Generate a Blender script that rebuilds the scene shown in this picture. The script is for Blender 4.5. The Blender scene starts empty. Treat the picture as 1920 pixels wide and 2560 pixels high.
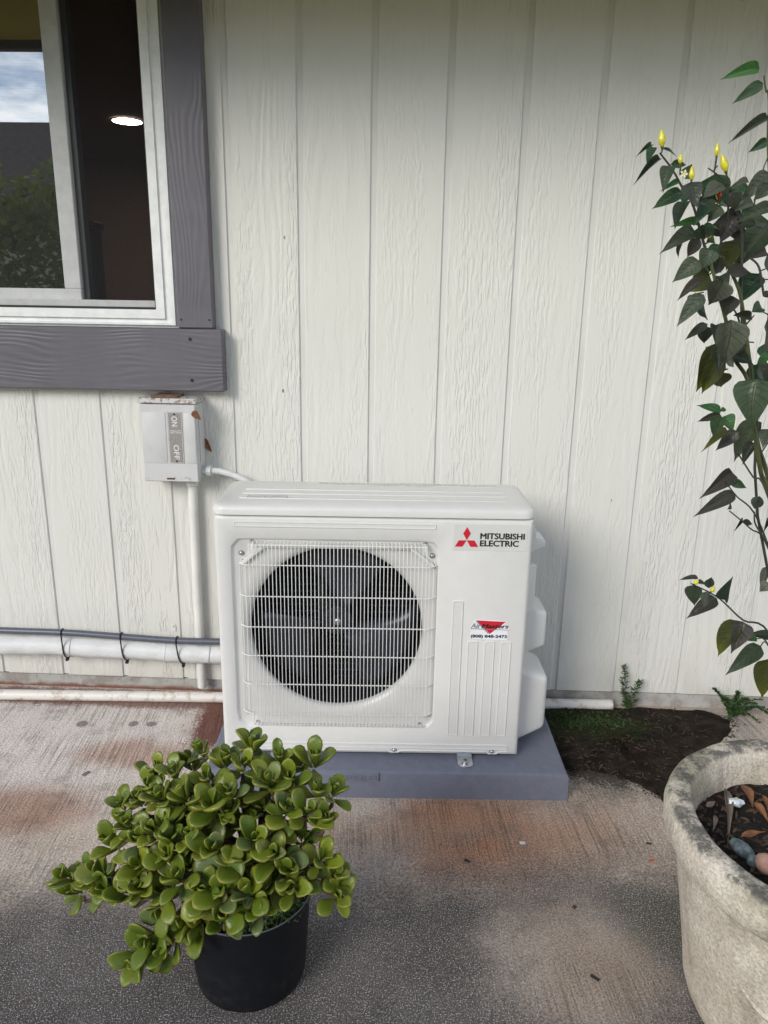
import bpy, bmesh, math, random
from mathutils import Vector, Matrix
random.seed(7)
R = math.radians
sc = bpy.context.scene
COL = sc.collection

# ------------------------------------------------------------------ camera
F_PX, PITCH, YAW, ROLL = 1852.6, .2711, -.0328, -.0163
CAM = Vector((1.143, -2.2167, 1.2621))
_cp, _sp, _cy, _sy = math.cos(PITCH), math.sin(PITCH), math.cos(YAW), math.sin(YAW)
_fw = Vector((_sy * _cp, _cy * _cp, -_sp)); _rt = Vector((_cy, -_sy, 0)); _dn = _fw.cross(_rt)
_c, _s = math.cos(ROLL), math.sin(ROLL)
CR = _c * _rt + _s * _dn; CD = -_s * _rt + _c * _dn
cam = bpy.data.objects.new('camera', bpy.data.cameras.new('camera')); COL.objects.link(cam)
cam.data.sensor_fit = 'HORIZONTAL'; cam.data.sensor_width = 36; cam.data.lens = 36 * F_PX / 1920
cam.data.clip_start = .05; cam.data.clip_end = 500
cam.matrix_world = Matrix(((CR.x, -CD.x, -_fw.x, CAM.x), (CR.y, -CD.y, -_fw.y, CAM.y), (CR.z, -CD.z, -_fw.z, CAM.z), (0, 0, 0, 1)))
sc.camera = cam

# ------------------------------------------------------------------ sky, sun, exposure
SKY = .075; SUN = 1.5; SUN_EL = 28; SUN_ANG = 26; EXPO = .72
SUN_DIR = Vector((-.60, -.80, 0)).normalized() * math.cos(R(SUN_EL)) + Vector((0, 0, math.sin(R(SUN_EL))))
w = bpy.data.worlds.new('World'); sc.world = w; w.use_nodes = True
nt = w.node_tree; nt.nodes.clear()
out = nt.nodes.new('ShaderNodeOutputWorld'); bg = nt.nodes.new('ShaderNodeBackground')
sky = nt.nodes.new('ShaderNodeTexSky'); sky.sky_type = 'NISHITA'; sky.sun_disc = False; sky.dust_density = .15; sky.air_density = 1.0; sky.ozone_density = 4.0
sky.sun_elevation = R(SUN_EL); sky.sun_rotation = math.atan2(SUN_DIR.x, SUN_DIR.y)
tc = nt.nodes.new('ShaderNodeTexCoord'); mp = nt.nodes.new('ShaderNodeMapping')
mp.inputs['Scale'].default_value = (1, 1, 3.2); mp.inputs['Location'].default_value = (11, 3, 5)
cn = nt.nodes.new('ShaderNodeTexNoise'); cn.inputs['Scale'].default_value = 3.4; cn.inputs['Detail'].default_value = 7; cn.inputs['Roughness'].default_value = .58
cr = nt.nodes.new('ShaderNodeMapRange'); cr.interpolation_type = 'SMOOTHSTEP'
cr.inputs['From Min'].default_value = .45; cr.inputs['From Max'].default_value = .66
cmx = nt.nodes.new('ShaderNodeMix'); cmx.data_type = 'RGBA'; cmx.inputs[7].default_value = (19, 19.2, 19.6, 1)
L = nt.links.new
L(tc.outputs['Generated'], mp.inputs[0]); L(mp.outputs[0], cn.inputs['Vector']); L(cn.outputs[0], cr.inputs[0])
sx_ = nt.nodes.new('ShaderNodeSeparateXYZ'); el_ = nt.nodes.new('ShaderNodeMapRange'); ad_ = nt.nodes.new('ShaderNodeMath'); ad_.operation = 'ADD'
for i_, v_ in enumerate((0, .05, .75, .07, -.06)):
    if i_: el_.inputs[i_].default_value = v_
L(tc.outputs['Generated'], sx_.inputs[0]); L(sx_.outputs[2], el_.inputs[0]); L(cn.outputs[0], ad_.inputs[0]); L(el_.outputs[0], ad_.inputs[1]); L(ad_.outputs[0], cr.inputs[0])
L(cr.outputs[0], cmx.inputs[0]); L(sky.outputs[0], cmx.inputs[6]); L(cmx.outputs[2], bg.inputs[0])
bg.inputs[1].default_value = SKY; L(bg.outputs[0], out.inputs[0])
sl = bpy.data.lights.new('sun', 'SUN'); sl.energy = SUN; sl.angle = R(SUN_ANG); sl.color = (1, .948, .855)
so = bpy.data.objects.new('sun', sl); COL.objects.link(so)
so.rotation_euler = SUN_DIR.to_track_quat('Z', 'Y').to_euler(); so.location = SUN_DIR * 30
sc.view_settings.view_transform = 'Standard'; sc.view_settings.look = 'None'
sc.view_settings.exposure = EXPO; sc.view_settings.gamma = 1; sc.view_settings.use_curve_mapping = False

# ------------------------------------------------------------------ measuring helpers (source pixels of the 1920x2560 frame)
def ray(x, y): return _fw + CR * ((x - 960) / F_PX) + CD * ((y - 1280) / F_PX)
def at(x, y, Y):
    d = ray(x, y); return CAM + d * ((Y - CAM.y) / d.y)
def onz(x, y, Z):
    d = ray(x, y); return CAM + d * ((Z - CAM.z) / d.z)

# ------------------------------------------------------------------ node helper
class NG:
    def __init__(s, name):
        s.m = bpy.data.materials.new(name); s.m.use_nodes = True; s.t = s.m.node_tree
        s.b = s.t.nodes['Principled BSDF']; s.o = s.t.nodes['Material Output']
    def n(s, typ, **kw):
        nd = s.t.nodes.new('ShaderNode' + typ)
        for k, v in kw.items(): setattr(nd, k, v)
        return nd
    def put(s, sock, v):
        if v is None: return
        if isinstance(v, bpy.types.NodeSocket): s.t.links.new(v, sock)
        elif isinstance(v, (tuple, list)) and sock.type == 'RGBA' and len(v) == 3: sock.default_value = (*v, 1)
        else: sock.default_value = v
    def pos(s): return s.n('NewGeometry').outputs['Position']
    def rnd(s): return s.n('ObjectInfo').outputs['Random']
    def attr(s, a): return s.n('Attribute', attribute_name=a).outputs['Fac']
    def math(s, op, a, b=None, clamp=False):
        nd = s.n('Math', operation=op, use_clamp=clamp); s.put(nd.inputs[0], a); s.put(nd.inputs[1], b); return nd.outputs[0]
    def vec(s, op, a, b=None):
        nd = s.n('VectorMath', operation=op); s.put(nd.inputs[0], a); s.put(nd.inputs[1], b)
        return nd.outputs['Value'] if op in ('LENGTH', 'DOT_PRODUCT', 'DISTANCE') else nd.outputs[0]
    def comb(s, x=0, y=0, z=0):
        nd = s.n('CombineXYZ'); [s.put(nd.inputs[i], v) for i, v in enumerate((x, y, z))]; return nd.outputs[0]
    def sep(s, v):
        nd = s.n('SeparateXYZ'); s.put(nd.inputs[0], v); return nd.outputs
    def noise(s, v, scale=1, detail=3, rough=.5, dist=0, col=False):
        nd = s.n('TexNoise'); s.put(nd.inputs['Vector'], v); nd.inputs['Scale'].default_value = scale
        nd.inputs['Detail'].default_value = detail; nd.inputs['Roughness'].default_value = rough; nd.inputs['Distortion'].default_value = dist
        return nd.outputs[1 if col else 0]
    def voro(s, v, scale, feat='F1', out='Distance'):
        nd = s.n('TexVoronoi', feature=feat); s.put(nd.inputs['Vector'], v); nd.inputs['Scale'].default_value = scale; return nd.outputs[out]
    def mr(s, v, a, b, c=0., d=1., smooth=True):
        nd = s.n('MapRange'); nd.interpolation_type = 'SMOOTHSTEP' if smooth else 'LINEAR'
        for i, x in enumerate((v, a, b, c, d)): s.put(nd.inputs[i], x)
        return nd.outputs[0]
    def mix(s, f, a, b, mode='MIX'):
        nd = s.n('Mix', data_type='RGBA', blend_type=mode); s.put(nd.inputs[0], f); s.put(nd.inputs[6], a); s.put(nd.inputs[7], b); return nd.outputs[2]
    def bump(s, h, dist=.002, strength=1., nrm=None):
        nd = s.n('Bump'); nd.inputs['Strength'].default_value = strength; nd.inputs['Distance'].default_value = dist
        s.put(nd.inputs['Height'], h); s.put(nd.inputs['Normal'], nrm); return nd.outputs[0]
    def set(s, color=None, rough=None, metal=None, normal=None, spec=None, emit=None, estr=0, coat=None):
        b = s.b
        s.put(b.inputs['Base Color'], color); s.put(b.inputs['Roughness'], rough); s.put(b.inputs['Metallic'], metal)
        s.put(b.inputs['Normal'], normal); s.put(b.inputs['Specular IOR Level'], spec); s.put(b.inputs['Coat Weight'], coat)
        if emit: s.put(b.inputs['Emission Color'], emit); b.inputs['Emission Strength'].default_value = estr
        return s.m
    def blob(s, p, c, r, soft=.6, warp=None):
        q = s.vec('SUBTRACT', p, (c[0], c[1], 0)); q = s.vec('MULTIPLY', q, (1 / r[0], 1 / r[1], 0))
        d = s.vec('LENGTH', q)
        if warp is not None: d = s.math('ADD', d, warp)
        return s.mr(d, 1 + soft / 2, 1 - soft / 2)

def plain(name, c, rough=.5, metal=0, spec=None, var=.06, sc_=30, bump=0):
    g = NG(name); n = g.noise(g.pos(), sc_, 4, .6)
    f = g.mr(n, .3, .7, 1 - var, 1 + var); k = g.mix(1., c, g.comb(f, f, f), 'MULTIPLY')
    nm = g.bump(g.noise(g.pos(), sc_ * 8, 3), bump) if bump else None
    r = g.math('ADD', g.math('MULTIPLY', n, .12), rough - .06)
    return g.set(k, r, metal, nm, spec)

# ------------------------------------------------------------------ materials
M = {}
# painted rough-sawn plywood siding: embossed grain, one offset per board
g = NG('siding_paint'); p = g.pos(); s_ = g.sep(p); rn = g.rnd()
off = g.math('MULTIPLY', rn, 37.); X = g.math('ADD', s_[0], off); Zc = g.math('ADD', s_[2], g.math('MULTIPLY', rn, 11.))
low = g.noise(g.comb(g.math('MULTIPLY', X, 6.), off, g.math('MULTIPLY', Zc, 1.3)), 1, 2, .4)
rings = g.math('PINGPONG', g.math('ADD', g.math('MULTIPLY', low, 17.), g.math('MULTIPLY', X, 55.)), 1.)
rings = g.mr(rings, .05, .95)
brk = g.noise(g.comb(g.math('MULTIPLY', X, 60.), off, g.math('MULTIPLY', Zc, 16.)), 1, 3, .6)
rings = g.math('MULTIPLY', rings, g.mr(brk, .33, .55, .25, 1.))
sti = g.noise(g.comb(g.math('MULTIPLY', X, 150.), off, g.math('MULTIPLY', Zc, 26.)), 1, 2, .5, .15)
sti = g.mr(sti, .36, .64)
hor = g.noise(g.comb(g.math('MULTIPLY', X, 14.), off, g.math('MULTIPLY', Zc, 90.)), 1, 2, .6, .5)
zone = g.mr(g.noise(g.comb(g.math('MULTIPLY', X, 10.), off, g.math('MULTIPLY', Zc, 1.1)), 1, 3, .5), .40, .56)
flk = g.noise(g.comb(g.math('MULTIPLY', X, 17.), g.math('ADD', off, 4.), g.math('MULTIPLY', Zc, 2.6)), 1, 5, .62, .25)
flk1 = g.mr(flk, .555, .572); flk2 = g.mr(flk, .43, .445)
h = g.math('ADD', g.math('MULTIPLY', rings, g.math('MULTIPLY', zone, .50)),
    g.math('MULTIPLY', g.math('ADD', g.math('MULTIPLY', sti, .72), g.math('MULTIPLY', hor, .35)), g.math('SUBTRACT', 1.1, zone)))
smooth = g.math('SUBTRACT', 1., g.math('MULTIPLY', flk1, .85))
h = g.math('ADD', g.math('MULTIPLY', h, smooth), g.math('ADD', g.math('MULTIPLY', flk1, .42), g.math('MULTIPLY', flk2, .2)))
dirt = g.mr(g.noise(p, 2.2, 5, .65), .45, .75, 0, .10)
low_d = g.math('MULTIPLY', g.mr(s_[2], .32, .04, 0, .28), g.mr(g.noise(p, 9, 4), .35, .65, .3, 1))
spk = g.mr(g.voro(p, 42), .030, .018, 0, .0)
colr = g.mix(dirt, (.715, .71, .662), (.62, .61, .545))
colr = g.mix(low_d, colr, (.50, .45, .39))
speck = g.mr(g.voro(g.vec('MULTIPLY', p, (1, 1, .5)), 9.), .032, .022)
colr = g.mix(g.math('MULTIPLY', speck, .8), colr, (.05, .045, .04))
h = g.math('MULTIPLY', h, g.mr(g.math('FRACT', g.math('MULTIPLY', rn, 7.3)), 0, 1, .55, 1.1))
M['siding'] = g.set(colr, .42, 0, g.bump(h, .0023, 1.), .45)
g = NG('groove_paint'); p = g.pos()
M['groove'] = g.set(g.mix(g.mr(g.noise(p, 5, 4), .45, .7, 0, .35), (.69, .69, .655), (.55, .55, .49)), .5, 0, g.bump(g.noise(g.vec('MULTIPLY', p, (60, 60, 8)), 1, 3), .0008), .4)

def trim_mat(name, axis):
    g = NG(name); p = g.pos(); sc3 = (3, 3, 34) if axis == 'x' else (34, 3, 3)
    lw = g.noise(g.vec('MULTIPLY', p, (2.2, 2, 9) if axis == 'x' else (9, 2, 2.2)), 1, 2, .4)
    s_ = g.sep(p); u = s_[2] if axis == 'x' else s_[0]
    rg = g.mr(g.math('PINGPONG', g.math('ADD', g.math('MULTIPLY', lw, 18.), g.math('MULTIPLY', u, 130.)), 1.), .1, .9)
    fine = g.noise(g.vec('MULTIPLY', p, (20, 20, 160) if axis == 'x' else (160, 20, 20)), 1, 3)
    zn = g.mr(g.noise(p, 4, 2), .42, .56, .15, 1)
    h = g.math('ADD', g.math('MULTIPLY', rg, zn), g.math('MULTIPLY', fine, .5))
    c = g.mix(g.mr(g.noise(p, 6, 5, .6), .35, .7), (.125, .117, .137), (.148, .138, .158))
    c = g.mix(g.mr(g.noise(p, 75, 2), .74, .77, 0, .5), c, (.30, .29, .30))
    return g.set(c, .42, 0, g.bump(h, .0006 if axis == 'x' else .0004, .9), .45)
M['trim_h'] = trim_mat('trim_paint_flat_board', 'x'); M['trim_v'] = trim_mat('trim_paint_upright_board', 'z')
M['vinyl'] = plain('white_vinyl', (.80, .81, .80), .35)
M['gasket'] = plain('black_gasket', (.012, .012, .014), .5)
M['soffit'] = plain('soffit_paint', (.32, .255, .05), .7)
M['fascia'] = plain('fascia_paint', (.10, .09, .10), .6)
M['shingle'] = plain('roof_shingle', (.085, .07, .062), .9, var=.3, sc_=12)
M['room'] = plain('brown_room_wall', (.20, .115, .085), .8)
M['roomdark'] = plain('dark_furniture', (.12, .085, .10), .6)
g = NG('lamp_glow'); M['lamp'] = g.set((.9, .9, .85), .5, emit=(1, .93, .78), estr=45)
# coated window glass
g = NG('coated_glass'); t = g.n('BsdfTransparent'); t.inputs[0].default_value = (.42, .45, .44, 1)
gl = g.n('BsdfGlossy'); gl.inputs['Roughness'].default_value = .004; gl.inputs[0].default_value = (.97, .99, 1, 1)
fr = g.n('Fresnel'); fr.inputs[0].default_value = 1.5
mx = g.n('MixShader'); g.put(mx.inputs[0], g.math('ADD', fr.outputs[0], .58)); g.put(mx.inputs[1], t.outputs[0]); g.put(mx.inputs[2], gl.outputs[0])
g.put(g.o.inputs[0], mx.outputs[0]); M['glass'] = g.m
# insect screen: woven mesh finer than a pixel, so its open share is a plain constant with a faint weave
g = NG('insect_mesh'); t = g.n('BsdfTransparent'); d = g.n('BsdfDiffuse'); d.inputs[0].default_value = (.075, .075, .08, 1)
p = g.sep(g.pos()); wv = g.math('ADD', g.math('SINE', g.math('MULTIPLY', p[2], 900.)), g.math('SINE', g.math('MULTIPLY', p[0], 900.)))
mx = g.n('MixShader'); g.put(mx.inputs[0], g.math('ADD', g.math('MULTIPLY', wv, .008), .22)); g.put(mx.inputs[1], t.outputs[0]); g.put(mx.inputs[2], d.outputs[0])
g.put(g.o.inputs[0], mx.outputs[0]); M['screen'] = g.m

# painted foundation
g = NG('foundation_concrete'); p = g.pos(); z = g.sep(p)[2]
c = g.mix(g.mr(g.noise(p, 14, 5, .65), .42, .62), (.46, .455, .43), (.33, .30, .27))
rust = g.math('MULTIPLY', g.mr(g.math('ADD', z, g.math('MULTIPLY', g.noise(p, 18, 4), .03)), .033, .018), g.mr(g.sep(p)[0], 1.0, .6))
c = g.mix(rust, c, (.21, .095, .06)); c = g.mix(g.mr(g.voro(p, 55), .12, .06, 0, .8), c, (.06, .055, .05))
M['found'] = g.set(c, .85, 0, g.bump(g.noise(p, 60, 5, .7), .004))

# broom-finished, stained patio concrete
g = NG('patio_concrete'); p = g.pos(); s_ = g.sep(p)
wn = g.math('MULTIPLY', g.math('SUBTRACT', g.noise(p, 5, 6, .62), .5), 1.5)
wn2 = g.math('MULTIPLY', g.math('SUBTRACT', g.noise(g.vec('ADD', p, (9, 3, 0)), 9, 5, .65), .5), 1.3)
fine_ = g.math('MULTIPLY', g.math('SUBTRACT', g.noise(p, 130, 5, .75), .5), 1.5); wn = g.math('ADD', wn, fine_); wn2 = g.math('ADD', wn2, fine_)
base = g.mix(g.mr(g.noise(p, 3.2, 5, .6), .35, .65), (.53, .42, .335), (.64, .55, .47))
base = g.mix(g.math('MULTIPLY', g.blob(p, (.05, -.25), (.60, .36), .8, wn2), .85), base, (.76, .69, .65))
def stain(base, c, r, col, k, soft=.9, w=None): return g.mix(g.math('MULTIPLY', g.blob(p, c, r, soft, w or wn), k), base, col)
base = stain(base, (1.37, -.65), (.27, .15), (.50, .225, .10), .9, 1.1)
base = stain(base, (1.22, -.59), (.07, .04), (.46, .2, .1), .5, .7, wn2)
base = stain(base, (1.44, -.66), (.10, .06), (.44, .17, .07), .6, .8, wn2)
base = stain(base, (1.12, -.66), (.2, .09), (.42, .31, .24), .4)
base = stain(base, (1.62, -.66), (.25, .2), (.36, .27, .215), .6)
base = stain(base, (.36, -.36), (.14, .07), (.40, .19, .11), .6, .9, wn2)
base = stain(base, (.17, -.62), (.16, .09), (.34, .15, .085), .65, .9, wn2)
base = stain(base, (.575, -.17), (.085, .17), (.16, .045, .026), .95, .5, wn2)
base = stain(base, (.30, -.055), (1.3, .055), (.20, .085, .055), .85, .5, wn2)
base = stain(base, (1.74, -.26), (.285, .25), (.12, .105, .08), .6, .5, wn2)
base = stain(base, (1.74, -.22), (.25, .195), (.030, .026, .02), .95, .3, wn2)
base = stain(base, (2.16, -.1), (.10, .12), (.36, .33, .31), .6)
gr_ = g.math('MULTIPLY', g.mr(g.noise(g.vec('ADD', p, (2, 7, 0)), 11, 7, .72), .50, .66), .38); base = g.mix(gr_, base, (.16, .125, .10))
# dark mould over the outer part of the slab
edge = g.math('ADD', s_[1], g.math('MULTIPLY', wn, .17)); edge = g.math('ADD', edge, g.math('MULTIPLY', wn2, .10))
edge = g.math('ADD', edge, g.math('MULTIPLY', g.math('SUBTRACT', s_[0], .95), -.12))
edge = g.math('ADD', edge, g.math('MULTIPLY', g.math('SUBTRACT', g.noise(p, 150, 4, .75), .5), .32)); mould = g.mr(edge, -.68, -.95)
mould = g.math('MULTIPLY', mould, g.math('SUBTRACT', 1., g.math('MULTIPLY', g.blob(p, (1.50, -1.02), (.16, .17), 1.1, wn2), .55)))
dk = g.mix(g.mr(g.noise(p, 6, 4), .4, .65), (.022, .022, .024), (.054, .050, .052))
base = g.mix(g.math('MULTIPLY', mould, .90), base, dk)
base = stain(base, (1.72, -.90), (.10, .09), (.075, .075, .045), .6, .9, wn2)
base = stain(base, (1.56, -1.04), (.10, .09), (.30, .22, .16), .4, 1.1, wn2)
for (c, r) in (((.152, -.215), (.017, .018)), ((.31, -.205), (.015, .015)), ((.365, -.203), (.016, .014))):
    base = g.mix(g.math('MULTIPLY', g.blob(p, c, r, .3), .75), base, (.17, .145, .115))
grit = g.noise(p, 260, 2, .7); grit2 = g.voro(p, 230, 'F1', 'Color')
gv = g.mr(g.noise(p, 210, 5, .8), .32, .68, .52, 1.48); base = g.mix(1., base, g.comb(gv, gv, gv), 'MULTIPLY')
spk = g.math('MULTIPLY', g.mr(g.noise(p, 340, 2, .6), .535, .655), g.mr(g.noise(p, 60, 4, .7), .34, .6, .45, 1)); base = g.mix(g.math('MULTIPLY', spk, g.mr(mould, 0, 1, .3, .95)), base, (.56, .55, .56))
pit = g.mr(g.math('ADD', g.voro(p, 48), g.math('MULTIPLY', g.noise(p, 90, 3), .10)), .155, .10); base = g.mix(g.math('MULTIPLY', pit, .65), base, (.09, .065, .05))
dot = g.mr(g.noise(g.vec('ADD', p, (4, 4, 4)), 120, 2, .5), .66, .72); base = g.mix(g.math('MULTIPLY', dot, .6), base, (.06, .045, .04))
rx = g.math('ADD', s_[0], g.math('MULTIPLY', g.math('ADD', s_[1], g.math('MULTIPLY', g.noise(p, 2.5, 2), .12)), .10))
br = g.noise(g.comb(g.math('MULTIPLY', rx, 340.), g.math('MULTIPLY', s_[1], 4.), 0), 1, 3, .7)
brm = g.math('MULTIPLY', g.mr(br, .50, .66), g.mr(g.noise(p, 7, 4), .3, .65, .2, 1.))
brm = g.math('MULTIPLY', brm, g.mr(mould, 0, 1, 1., .25))
base = g.mix(g.math('MULTIPLY', brm, .42), base, (.09, .07, .06))
hh = g.math('ADD', g.math('MULTIPLY', grit, .6), g.math('MULTIPLY', brm, -.7))
M['patio'] = g.set(base, g.mr(mould, 0, 1, .85, .62), 0, g.bump(hh, .003, .9), .35)

g = NG('dark_soil'); p = g.pos()
c = g.mix(g.mr(g.noise(p, 22, 6, .7), .35, .7), (.018, .014, .011), (.055, .040, .030))
c = g.mix(g.math('MULTIPLY', g.blob(p, (1.72, -.13), (.2, .09), .9, g.math('MULTIPLY', g.math('SUBTRACT', g.noise(p, 25, 5), .5), 2.)), .75), c, (.035, .05, .014))
M['soil'] = g.set(c, .95, 0, g.bump(g.noise(p, 130, 6, .75), .012), .15)
g = NG('lawn_grass'); p = g.pos(); M['lawn'] = g.set(g.mix(g.mr(g.noise(p, 1.3, 6, .7), .3, .7), (.20, .205, .020), (.32, .29, .05)), .9)

g = NG('cast_planter_concrete'); p = g.pos(); z = g.sep(p)[2]
c = g.mix(g.mr(g.noise(p, 9, 6, .65), .36, .64), (.70, .635, .54), (.57, .50, .41))
c = g.mix(g.mr(g.noise(g.vec('MULTIPLY', p, (30, 30, 5)), 1, 4), .5, .72, 0, .5), c, (.30, .26, .20))
c = g.mix(g.math('MULTIPLY', g.mr(g.noise(p, 6, 3), .48, .62), g.mr(z, .37, .16, .55, 0)), c, (.27, .265, .17))
c = g.mix(g.math('MULTIPLY', g.mr(z, .24, .03), g.mr(g.noise(p, 5, 3), .35, .6, .1, .6)), c, (.45, .31, .22))
lich = g.math('MULTIPLY', g.mr(g.noise(p, 12, 9, .82), .44, .56), g.mr(z, .408, .4185))
c = g.mix(g.math('MULTIPLY', lich, .85), c, (.085, .085, .08))
c = g.mix(g.mr(g.voro(p, 75), .10, .06, 0, .8), c, (.05, .045, .04))
gv = g.mr(g.noise(p, 190, 4, .7), .3, .7, .72, 1.25); c = g.mix(1., c, g.comb(gv, gv, gv), 'MULTIPLY')
M['planter'] = g.set(c, .85, 0, g.bump(g.math('ADD', g.noise(p, 120, 5, .7), g.math('MULTIPLY', g.noise(p, 22, 4, .6), 1.6)), .0035), .25)

M['ac'] = plain('cream_white_steel', (.72, .712, .69), .30, var=.015)
M['acp'] = plain('cream_white_plastic', (.74, .735, .71), .42, var=.02)
M['wire'] = plain('coated_white_wire', (.80, .79, .75), .3, var=.01)
M['fan'] = plain('dark_fan_plastic', (.021, .026, .038), .34)
M['coil'] = plain('dark_coil_fins', (.006, .009, .014), .5)
M['tube'] = plain('coil_tube', (.03, .048, .07), .35, .5)
M['rail'] = plain('dark_galvanised_rail', (.05, .056, .06), .45, .3)
M['black'] = plain('black_print', (.008, .008, .009), .5)
M['red'] = plain('red_print', (.60, .018, .035), .4)
M['stickw'] = plain('white_sticker', (.86, .87, .90), .35, var=.02)
M['silver'] = plain('grey_print', (.22, .24, .26), .4)
M['decal'] = plain('clear_film_decal', (.69, .685, .66), .25, var=.01)
M['zinc'] = plain('zinc_steel', (.62, .64, .64), .28, .9)
M['screw'] = plain('steel_screw', (.5, .5, .5), .3, .9)
g = NG('grey_pad_plastic'); p = g.pos()
c = g.mix(g.mr(g.noise(p, 40, 5, .7), .3, .7), (.160, .172, .222), (.186, .198, .252)); c = g.mix(g.mr(g.voro(p, 34), .05, .03, 0, .7), c, (.4, .38, .35))
M['pad'] = g.set(c, .55, 0, g.bump(g.noise(p, 420, 2), .0009), .4)
g = NG('aged_grey_enamel'); p = g.pos(); z = g.sep(p)[2]
c = g.mix(g.mr(g.noise(p, 20, 4), .4, .7, 0, .3), (.60, .60, .60), (.48, .47, .45))
ru = g.math('MULTIPLY', g.mr(g.noise(p, 75, 5, .7), .50, .60), g.mr(z, .972, .984, .0, .95)); c = g.mix(ru, c, (.24, .12, .055))
ru2 = g.math('MULTIPLY', g.mr(g.noise(p, 60, 4, .7), .56, .64), g.mr(z, .77, .745)); c = g.mix(ru2, c, (.26, .13, .06))
M['box'] = g.set(c, .45, 0, g.bump(g.noise(p, 220, 3), .0005))
g = NG('worn_label_plate'); p = g.pos(); M['plate'] = g.set(g.mix(g.mr(g.noise(p, 420, 4, .7), .36, .62), (.24, .21, .18), (.34, .32, .31)), .5)
M['platew'] = plain('white_worn_lettering', (.72, .73, .75), .5, var=.2, sc_=300)
M['rust'] = plain('rusty_slot', (.10, .045, .02), .9, var=.4, sc_=200)
M['wood'] = plain('weathered_wood', (.22, .12, .075), .85, var=.4, sc_=60, bump=.001)
M['pvc'] = plain('white_pvc', (.74, .73, .70), .4, var=.06, sc_=12)
g = NG('dirty_white_pipe'); p = g.pos(); c = g.mix(g.mr(g.noise(p, 26, 5, .65), .5, .68), (.76, .73, .68), (.50, .42, .34)); M['gpipe'] = g.set(c, .45)
g = NG('painted_wrap'); p = g.pos(); M['wrap'] = g.set(g.mix(g.mr(g.noise(p, 16, 5), .5, .75, 0, .5), (.68, .69, .69), (.48, .46, .43)), .5, 0, g.bump(g.noise(g.vec('MULTIPLY', p, (9, 20, 20)), 1, 4, .6), .006), .4)
M['gconduit'] = plain('grey_flex_conduit', (.095, .105, .135), .35)
M['whip'] = plain('white_flex_conduit', (.66, .67, .66), .38)
M['tie'] = plain('black_nylon', (.01, .01, .011), .4)
g = NG('black_pot_plastic'); p = g.pos(); z = g.sep(p)[2]
c = g.mix(g.math('MULTIPLY', g.mr(g.noise(p, 30, 6, .7), .45, .7), g.mr(z, .16, .0, .12, .55)), (.006, .007, .010), (.035, .031, .027)); c = g.mix(g.mr(g.noise(g.vec('MULTIPLY', p, (30, 30, 160)), 1, 3), .70, .74, 0, .35), c, (.12, .12, .12))
M['potb'] = g.set(c, .5, 0, None, .25)
M['potsoil'] = plain('potting_mix', (.022, .016, .012), .95, var=.5, sc_=90, bump=.01)
g = NG('bark_litter'); M['chip'] = g.set(g.mix(g.attr('tint'), (.018, .012, .009), (.10, .062, .04)), .9)
M['deadleaf'] = plain('dry_leaf_orange', (.23, .10, .042), .75, var=.4, sc_=50)
M['deadgrey'] = plain('dry_leaf_grey', (.20, .155, .125), .75, var=.3, sc_=50)
M['bluestone'] = plain('blue_grey_stone', (.14, .19, .21), .7, var=.6, sc_=60, bump=.003)
M['pinkstone'] = plain('pink_stone', (.46, .27, .21), .7, var=.2, sc_=40, bump=.002)
M['foil'] = plain('crumpled_foil', (.62, .68, .72), .35, .2)
g = NG('bark'); p = g.pos(); M['jbark'] = g.set(g.mix(g.noise(p, 80, 4), (.06, .042, .03), (.15, .105, .075)), .85, 0, g.bump(g.noise(p, 160, 3), .002))
# succulent leaf
g = NG('jade_leaf_skin'); r_ = g.rnd(); e = g.attr('edge'); t_ = g.attr('along')
c = g.mix(g.mr(r_, 0, 1, smooth=False), (.060, .112, .006), (.20, .235, .016))
c = g.mix(g.mr(r_, .82, .95, 0, .75), c, (.065, .105, .06)); c = g.mix(g.mr(r_, .05, .0, 0, .6), c, (.20, .20, .035))
c = g.mix(g.math('MULTIPLY', g.mr(e, .55, 1.), .55), c, (.30, .24, .04))  # yellowish leaf rim, with an edge highlight painted into the colour
c = g.mix(g.math('MULTIPLY', g.noise(g.pos(), 180, 3), .25), c, (.16, .2, .05))
g.b.inputs['Subsurface Weight'].default_value = .10; g.b.inputs['Subsurface Radius'].default_value = (.006, .01, .002)
M['jade'] = g.set(c, .33, 0, g.bump(g.noise(g.pos(), 420, 2), .0004), .38)
# thin leaves
def leafmat(name, c1, c2, vein, rough=.45, transl=.25, tip=None):
    g = NG(name); r_ = g.rnd(); q_ = g.attr('vein'); t_ = g.attr('along'); p = g.pos(); v = g.math('MAXIMUM', g.mr(q_, .09, .03), g.math('MULTIPLY', g.mr(g.math('PINGPONG', g.math('SUBTRACT', g.math('MULTIPLY', t_, 7.), g.math('MULTIPLY', q_, 1.6)), .5), .10, .02), g.mr(q_, 1., .3, .25, .6)))
    c = g.mix(r_, c1, c2); c = g.mix(g.math('MULTIPLY', v, .5), c, vein)
    c = g.mix(g.math('MULTIPLY', g.mr(g.noise(p, 70, 5, .7), .45, .7), .4), c, tuple(x * .55 for x in c1))
    if tip: c = g.mix(g.math('MULTIPLY', g.mr(t_, .5, .95), g.mr(r_, .0, 1, .3, .9)), c, tip)
    g.set(c, rough, 0, g.bump(g.math('ADD', g.math('MULTIPLY', v, -.7), g.math('MULTIPLY', g.noise(p, 90, 3), .6)), .0025), .4)
    tr = g.n('BsdfTranslucent'); g.put(tr.inputs[0], c); ms = g.n('MixShader'); ms.inputs[0].default_value = transl
    g.put(ms.inputs[1], g.b.outputs[0]); g.put(ms.inputs[2], tr.outputs[0]); g.put(g.o.inputs[0], ms.outputs[0]); return g.m
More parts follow.
